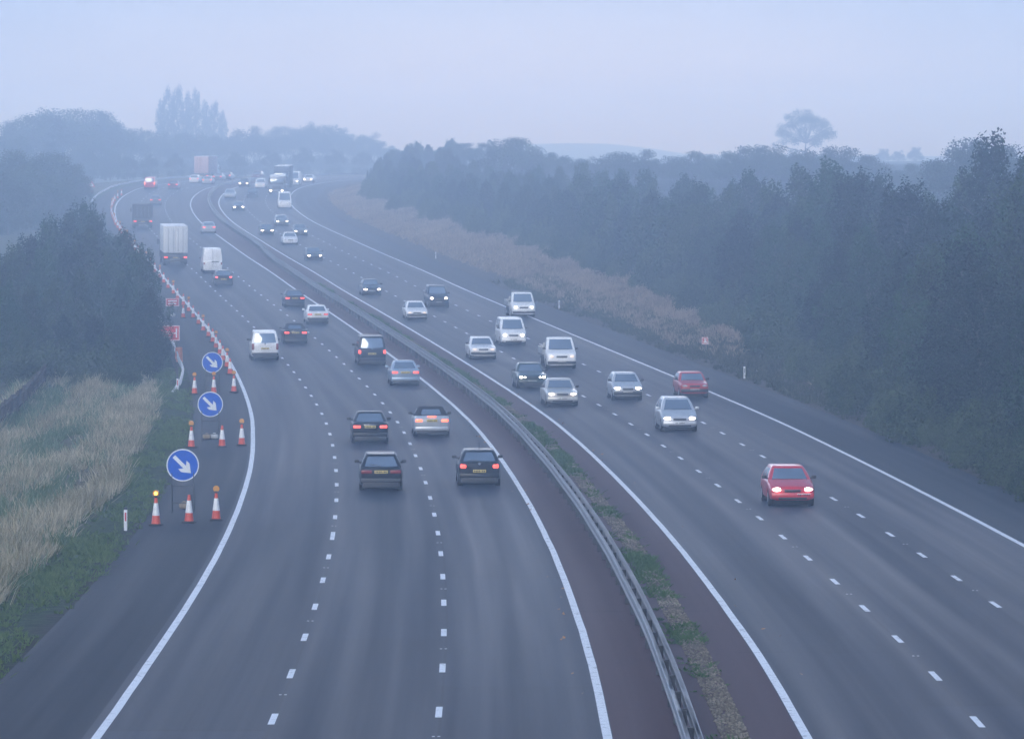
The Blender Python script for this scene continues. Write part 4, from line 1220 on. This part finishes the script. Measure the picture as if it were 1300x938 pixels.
# misty trees beyond the bend
for px, py, D in ((-8, 158, 800), (12, 150, 830), (36, 142, 850), (58, 133, 850), (80, 134, 860), (98, 150, 880), (118, 136, 890), (134, 138, 900), (150, 152, 930), (165, 160, 950), (182, 163, 980), (22, 172, 780), (62, 178, 800),
                  (104, 180, 840), (140, 182, 870), (200, 165, 1000), (222, 168, 1010), (245, 166, 1020), (268, 166, 1030), (292, 170, 1040), (312, 158, 1050), (330, 163, 1060), (352, 158, 1080), (372, 160, 1090), (395, 152, 1100), (412, 156, 1110),
                  (430, 160, 1120), (448, 168, 1130), (466, 166, 1140), (482, 178, 1120), (498, 184, 1100), (345, 190, 960), (300, 192, 940), (260, 194, 920), (222, 194, 900), (190, 194, 880), (162, 196, 860), (385, 186, 990), (425, 188, 1000), (460, 190, 1010)):
    x = (px - CX) * D / FPX; gz = float(zr(D)) - .5; top = CAMZ + (Y0 - py) * D / FPX
    rnd.put((x, D, gz), max(top - gz, 5.), 'misty tree beyond the far bend under the pale sky', 'tree', 'misty trees beyond the bend', random.uniform(.85, 1.1))
for px, py, D, w in ((205, 126, 1180, 1.), (214, 109, 1190, 1.1), (226, 107, 1200, 1.15), (237, 116, 1210, 1.), (249, 112, 1200, 1.1), (262, 127, 1220, 1.2), (272, 128, 1230, 1.2), (282, 140, 1240, 1.1)):
    x = (px - CX) * D / FPX; gz = float(zr(D)) - .5; top = CAMZ + (Y0 - py) * D / FPX
    pop.put((x, D, gz), top - gz, 'tall narrow poplar in the faint row standing above the misty trees', 'tree', 'poplars beyond the bend', w)
# big rounded trees behind the right-hand belt
for px, py, D in ((505, 188, 760), (532, 184, 770), (560, 185, 760), (588, 180, 740), (614, 180, 730), (640, 174, 660), (662, 172, 650), (690, 192, 660), (712, 193, 650), (742, 197, 660), (768, 200, 650), (786, 191, 630), (808, 188, 620), (826, 200, 640),
                  (858, 196, 640), (880, 190, 620), (903, 193, 630), (926, 190, 610), (950, 183, 600), (972, 181, 600), (996, 188, 610), (1020, 193, 600), (1042, 183, 580), (1062, 184, 580), (1086, 198, 600), (1106, 194, 590), (1160, 206, 580),
                  (1192, 202, 560), (1222, 183, 500), (1246, 171, 490), (1268, 180, 500)):
    x = (px - CX) * D / FPX; u = float(u_of(x, D)); gz = float(land_pt(D, u)[2]) - .2; top = CAMZ + (Y0 - py) * D / FPX
    rnd.put((x, D, gz), max(top - gz, 4.), 'rounded hazy tree standing behind and above the woodland belt', 'tree', 'rounded trees behind the belt', random.uniform(1.15, 1.45))
for px, py, D in ((1122, 190, 1250), (1140, 192, 1260), (1162, 188, 1240), (1100, 198, 1280)):
    x = (px - CX) * D / FPX; gz = float(zr(D)) - .3; top = CAMZ + (Y0 - py) * D / FPX
    rnd.put((x, D, gz), top - gz + .5, 'small faint domed tree between the great oak and the right-hand trees', 'tree', 'faint domed trees', .95)
x = (1022 - CX) * 1080 / FPX; gz = float(zr(1080)); top = CAMZ + (Y0 - 137) * 1080 / FPX
oak.put((x, 1080, gz), top - gz, 'great spreading pale oak rising above the rounded trees on the right', 'tree', None, .86)
for s_ in (near, far, bush, rnd, pop, oak): s_.close()


# grasses ------------------------------------------------------------
def blade_mat(name, dark, light, scale=.25):
    m = leaf_mat(name, dark, light, scale); n, l = m.node_tree.nodes, m.node_tree.links
    b = n['Principled BSDF']; o = n['Material Output']; tr = n.new('ShaderNodeBsdfTranslucent'); ms = n.new('ShaderNodeMixShader'); ms.inputs[0].default_value = .45
    l.new(b.inputs['Base Color'].links[0].from_socket, tr.inputs['Color']); l.new(b.outputs[0], ms.inputs[1]); l.new(tr.outputs[0], ms.inputs[2]); l.new(ms.outputs[0], o.inputs['Surface'])
    return m


def blades(name, d, u, h, lean, width, mat):
    k = 9; n = (len(d) // k) * k; h = np.repeat(h[:n:k] * RNG.uniform(.7, 1.2, n // k), k) * RNG.uniform(.6, 1.1, n)
    c = RNG.uniform(0, 6.283, n); r = np.abs(RNG.normal(0, .6, n)) * (h * .4 + .08)
    d = np.repeat(d[:n:k], k) + np.sin(c) * r; u = np.repeat(u[:n:k], k) + np.cos(c) * r
    p = land_pt(d, u); a = RNG.uniform(0, 6.283, n); w = width * RNG.uniform(.6, 1.4, n)
    ax = np.stack([np.cos(a), np.sin(a) * .4, 0 * a], 1) * w[:, None]
    tip = p + np.stack([RNG.normal(0, lean, n) * h + np.cos(c) * r * 1.2, RNG.normal(0, lean, n) * h + np.sin(c) * r * 1.2, h], 1)
    mid = p * .45 + tip * .55 + np.array([0, 0, .06]) * h[:, None]
    V = np.stack([p - ax, p + ax, mid + ax * .7, tip, mid - ax * .7], 1).reshape(-1, 3)
    F = np.arange(n * 5).reshape(-1, 5)
    o = raw(name, V, F, mat); struct(o, 'stuff'); return o


def patchy(d, u, f=.18, seed=0.):
    return (np.sin(d * f + 3 * np.sin(u * .6 + seed) + seed) + np.sin(d * f * .43 + u * .9 + seed * 2) + np.sin(u * 1.7 - d * .09 + seed)) / 3


def area(n, d0, d1, u0, u1, pw=1.6):
    t = RNG.random(n) ** pw; return d0 + (d1 - d0) * t, RNG.uniform(u0, u1, n)


# left bank: dry tall grass with greener patches, short green strip beside the shoulder
d, u = area(150000, 84, 292, -24.5, -15.9)
k = patchy(d, u, .16, 1.); edge = -16.2 + .5 * patchy(d, u * 0, .5, 4.)
keep = (u < edge) & (RNG.random(len(d)) < np.clip(.38 + .8 * k + .7 * np.exp(-np.abs(u + 17.0) / .9), .05, 1))
d, u, k = d[keep], u[keep], k[keep]
o = blades('dry_grass', d, u, (RNG.uniform(.3, .75, len(d)) * (1 + .3 * k)), .24, .017, blade_mat('dry_grass_blades', (.25, .22, .12), (.74, .65, .46), .22)); o['label'] = 'tall pale dry grass on the left bank'
d, u = area(150000, 84, 292, -24.5, -16.2)
k = patchy(d, u, .13, 5.); keep = RNG.random(len(d)) < np.clip(.55 + k, .08, 1) * np.clip((-17.2 - u) / 1.2, .1, 1)
d, u = d[keep], u[keep]
o = blades('green_grass', d, u, RNG.uniform(.2, .6, len(d)), .25, .022, blade_mat('green_grass_blades', (.09, .15, .07), (.27, .34, .20), .3)); o['label'] = 'greener rough grass among the dry grass'
d, u = area(70000, 84, 280, -16.9, -14.1, 1.4)
k = patchy(d, u, .4, 2.); keep = (RNG.random(len(d)) < np.clip(.55 + .8 * k, .05, 1)) & (u + .3 * RNG.normal(size=len(d)) < -14.2)
d, u = d[keep], u[keep]
o = blades('verge_grass', d, u, RNG.uniform(.06, .24, len(d)), .4, .02, blade_mat('verge_grass_blades', (.05, .10, .035), (.16, .22, .08), .8)); o['label'] = 'short green grass beside the left shoulder'
# right bank: pinkish brown grass below the woodland, sparse weeds on the bare edge
d = RNG.uniform(150, 700, 150000); u = 21.2 + RNG.random(len(d)) * (FRONT(d) - .3 - 21.2)
k = patchy(d, u, .1, 7.); keep = RNG.random(len(d)) < np.clip((.8 + .4 * k) * np.clip((d - 285) / 50, .02, 1) * np.clip((u - 20.6) / 1.5, .2, 1), 0, 1)
d, u = d[keep], u[keep]
o = blades('bank_grass', d, u, RNG.uniform(.22, .62, len(d)), .25, .03, blade_mat('bank_grass_blades', (.15, .115, .08), (.42, .335, .235), .12)); o['label'] = 'pinkish brown grass on the bank below the woodland'
d = RNG.uniform(140, 420, 90000); u = RNG.uniform(19.4, 24.0, len(d)); keep = RNG.random(len(d)) < np.clip(.45 + .7 * patchy(d, u, .5, 3.) + .3 * (u - 20.3), .03, 1)
d, u = d[keep], u[keep]
o = blades('bank_weeds', d, u, RNG.uniform(.08, .45, len(d)), .4, .03, blade_mat('bank_weed_blades', (.045, .06, .03), (.19, .18, .10), .5)); o['label'] = 'low weeds and litter on the bare edge of the right shoulder'

# central reserve: stones and weeds in the gap beside the barrier
def pebbles(name, n, d0, d1, u0, u1, mat, smin, smax):
    d = d0 + (d1 - d0) * RNG.random(n) ** 1.5; u = RNG.uniform(u0, u1, n); p = road_pt(d, u, .0)
    base = np.array([[1, 0, 0], [-1, 0, 0], [0, 1, 0], [0, -1, 0], [0, 0, 1], [0, 0, -1.]]); T = np.array([[0, 2, 4], [2, 1, 4], [1, 3, 4], [3, 0, 4], [2, 0, 5], [1, 2, 5], [3, 1, 5], [0, 3, 5]])
    s = RNG.uniform(smin, smax, (n, 1, 1)); V = base[None] * s * RNG.uniform(.6, 1.3, (n, 6, 1)); V[..., 2] *= .7
    a = RNG.uniform(0, 6.28, n); c, q = np.cos(a), np.sin(a)
    X = V[..., 0] * c[:, None] - V[..., 1] * q[:, None]; Y = V[..., 0] * q[:, None] + V[..., 1] * c[:, None]
    V = np.stack([X, Y, V[..., 2]], -1) + p[:, None] + np.array([0, 0, .02])
    F = (T[None] + 6 * np.arange(n)[:, None, None]).reshape(-1, 3)
    return struct(raw(name, V.reshape(-1, 3), F, mat), 'stuff')


STONE = leaf_mat('gravel_stone', (.16, .135, .10), (.48, .41, .30), .9)
o = pebbles('gravel', 17000, 88, 330, 2.42, 3.02, STONE, .014, .048); o['label'] = 'loose tan stones in the gap of the central reserve'
d, u = area(42000, 88, 420, 2.22, 3.08, 1.3)
k = patchy(d, u * .3, .55, 6.) + .35 * np.clip((d - 150) / 100, -.6, 1); keep = RNG.random(len(d)) < np.clip(.3 + 1.1 * k, .03, 1)
d, u, k = d[keep], u[keep], k[keep]
o = blades('median_weeds', d, u, RNG.uniform(.03, .15, len(d)) * (1 + .9 * np.clip(k, 0, 1)), .6, .03, blade_mat('median_weed_blades', (.03, .075, .022), (.11, .19, .055), .9)); o['label'] = 'patchy green weeds along the central reserve'

# fallen leaves on the road edge
n = 60; d = RNG.uniform(100, 260, n); u = np.concatenate([RNG.normal(-.25, .25, 30), RNG.normal(4.6, .3, 30)])
c = road_pt(d, u, .02); V, F = leaf_quads(c, .13, np.tile(np.array([0, 0, 1.]), (n, 1)))
o = struct(raw('leaves', V, F, plain('fallen_leaf', (.38, .20, .08), .8, vary=.2)), 'stuff'); o['label'] = 'a few fallen orange leaves near the edge lines'

# pale hill on the horizon
hx = np.linspace(-800, 1000, 90); hd = np.linspace(1900, 2450, 14); Hd, Hx = np.meshgrid(hd, hx, indexing='ij')
Hz = float(zr(2000)) - 4 + (5.5 * np.exp(-((Hx - 42) / 55) ** 2) + 3.5 * np.exp(-((Hx + 60) / 90) ** 2) + 3 + 1.0 * np.sin(Hx * .05) + .6 * np.sin(Hx * .13)) * np.sin(np.clip((Hd - 1900) / 330, 0, 1) * math.pi / 2)
struct(raw('hills', np.stack([Hx, Hd, Hz], -1).reshape(-1, 3), grid_faces(14, 90), ground_material(), None, 60))

# ------------------------------------------------------------------ mist: one box of air round the whole place
hz = MB().box((60, 1225, 19.0), (2100, 2690, 43.0)).build('haze', None, None, None)
hz['kind'] = 'stuff'; hz['label'] = 'blue evening mist'
m = bpy.data.materials.new('mist'); m.use_nodes = True; n = m.node_tree.nodes; n.clear()
out = n.new('ShaderNodeOutputMaterial'); pv = n.new('ShaderNodeVolumePrincipled')
HAZE_COL, HAZE_ABS, HAZE_DEN = (.63, .79, 1.0), (1, 1, 1), .00145
pv.inputs['Color'].default_value = (*HAZE_COL, 1); pv.inputs['Absorption Color'].default_value = (*HAZE_ABS, 1); pv.inputs['Density'].default_value = HAZE_DEN
pv.inputs['Anisotropy'].default_value = .8
m.node_tree.links.new(pv.outputs[0], out.inputs['Volume']); hz.data.materials.append(m)

# ------------------------------------------------------------------ light
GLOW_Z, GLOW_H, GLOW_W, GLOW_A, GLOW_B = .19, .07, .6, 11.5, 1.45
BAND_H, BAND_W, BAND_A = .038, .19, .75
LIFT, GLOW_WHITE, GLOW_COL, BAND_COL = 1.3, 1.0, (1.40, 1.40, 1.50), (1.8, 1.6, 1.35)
SUN_EL, SUN_ROT = math.radians(26), math.radians(200)
w = bpy.data.worlds.new('World'); scene.world = w; w.use_nodes = True; n = w.node_tree.nodes; l = w.node_tree.links
sky = n.new('ShaderNodeTexSky'); sky.sky_type = 'NISHITA'; sky.sun_disc = False; sky.sun_elevation = SUN_EL; sky.sun_rotation = SUN_ROT
sky.air_density = 1.0; sky.dust_density = .3; sky.ozone_density = 2.0


def wmath(op, a, c=0.):
    k = n.new('ShaderNodeMath'); k.operation = op
    for i, q in enumerate((a, c)):
        if isinstance(q, (int, float)): k.inputs[i].default_value = q
        else: l.new(q, k.inputs[i])
    return k.outputs[0]


# added sky glow above the view to brighten the mist, plus a pale horizon band
tc = n.new('ShaderNodeTexCoord'); sp = n.new('ShaderNodeSeparateXYZ'); l.new(tc.outputs['Generated'], sp.inputs[0])
# even overcast: the look-up is lifted so that the whole dome carries the colour of the sky well above the horizon
nv = n.new('ShaderNodeVectorMath'); nv.operation = 'NORMALIZE'; cv = n.new('ShaderNodeCombineXYZ')
l.new(sp.outputs[0], cv.inputs[0]); l.new(sp.outputs[1], cv.inputs[1])
l.new(wmath('ADD', wmath('MULTIPLY', wmath('MAXIMUM', sp.outputs[2], 0.), 1.0), LIFT), cv.inputs[2]); l.new(cv.outputs[0], nv.inputs[0]); l.new(nv.outputs[0], sky.inputs['Vector'])
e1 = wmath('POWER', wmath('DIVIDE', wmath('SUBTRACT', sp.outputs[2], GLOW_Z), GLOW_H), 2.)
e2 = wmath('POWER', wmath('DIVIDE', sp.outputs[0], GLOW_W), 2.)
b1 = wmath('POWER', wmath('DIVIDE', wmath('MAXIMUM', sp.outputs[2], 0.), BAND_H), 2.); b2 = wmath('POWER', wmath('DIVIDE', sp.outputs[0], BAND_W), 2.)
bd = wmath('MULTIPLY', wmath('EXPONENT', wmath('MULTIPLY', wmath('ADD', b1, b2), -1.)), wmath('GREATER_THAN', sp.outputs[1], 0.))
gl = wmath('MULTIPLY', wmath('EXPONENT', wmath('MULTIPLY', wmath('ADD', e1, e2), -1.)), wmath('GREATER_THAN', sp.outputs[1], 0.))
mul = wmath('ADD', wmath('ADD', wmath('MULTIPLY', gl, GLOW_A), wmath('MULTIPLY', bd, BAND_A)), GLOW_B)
mx = n.new('ShaderNodeMix'); mx.data_type = 'RGBA'; mx.blend_type = 'MULTIPLY'; mx.inputs[0].default_value = 1
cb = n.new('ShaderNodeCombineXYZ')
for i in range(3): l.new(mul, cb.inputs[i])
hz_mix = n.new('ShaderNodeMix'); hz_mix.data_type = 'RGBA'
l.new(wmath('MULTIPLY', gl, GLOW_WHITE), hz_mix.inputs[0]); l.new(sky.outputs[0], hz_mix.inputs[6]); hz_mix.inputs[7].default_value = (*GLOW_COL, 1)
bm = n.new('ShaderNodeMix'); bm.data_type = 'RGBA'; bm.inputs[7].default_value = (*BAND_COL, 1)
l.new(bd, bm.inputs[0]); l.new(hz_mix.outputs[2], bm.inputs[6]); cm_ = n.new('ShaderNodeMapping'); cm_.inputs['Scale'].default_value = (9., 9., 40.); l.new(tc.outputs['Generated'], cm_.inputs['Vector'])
cn = n.new('ShaderNodeTexNoise'); cn.inputs['Scale'].default_value = 1.; cn.inputs['Detail'].default_value = 4; l.new(cm_.outputs[0], cn.inputs['Vector'])
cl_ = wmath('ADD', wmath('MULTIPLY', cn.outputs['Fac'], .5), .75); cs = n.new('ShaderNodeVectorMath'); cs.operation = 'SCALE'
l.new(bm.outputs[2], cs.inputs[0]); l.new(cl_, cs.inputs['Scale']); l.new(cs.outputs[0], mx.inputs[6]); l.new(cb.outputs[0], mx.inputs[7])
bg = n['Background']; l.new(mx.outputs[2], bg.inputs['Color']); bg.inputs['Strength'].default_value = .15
su = bpy.data.lights.new('sun', 'SUN'); su.energy = 1.2; su.angle = math.radians(40); su.color = (1, .985, .965)
so = bpy.data.objects.new('sun', su); COL.objects.link(so)
dirv = Vector((math.sin(SUN_ROT) * math.cos(SUN_EL), math.cos(SUN_ROT) * math.cos(SUN_EL), math.sin(SUN_EL)))
so.rotation_euler = dirv.to_track_quat('Z', 'Y').to_euler(); so.location = (0, 0, 80)

# ------------------------------------------------------------------ camera and render settings
cam = bpy.data.cameras.new('camera'); cam.sensor_width = 36; cam.lens = FPX / 1300 * 36; cam.shift_y = -(469 - Y0) / 1300
cam.clip_start = .5; cam.clip_end = 6000
co = bpy.data.objects.new('camera', cam); COL.objects.link(co); co.location = (0, 0, CAMZ); co.rotation_euler = (math.pi / 2, 0, 0)
scene.camera = co
scene.view_settings.view_transform = 'Standard'; scene.view_settings.look = 'None'; scene.view_settings.gamma = 1
scene.view_settings.exposure = .80
scene.render.engine = 'CYCLES'; cy = scene.cycles
cy.use_denoising = True; cy.max_bounces = 6; cy.diffuse_bounces = 2; cy.glossy_bounces = 2; cy.transmission_bounces = 2; cy.volume_bounces = 2
cy.sample_clamp_indirect = 4.0; cy.caustics_reflective = False; cy.caustics_refractive = False
try: cy.denoiser = 'OPENIMAGEDENOISE'
except Exception: pass
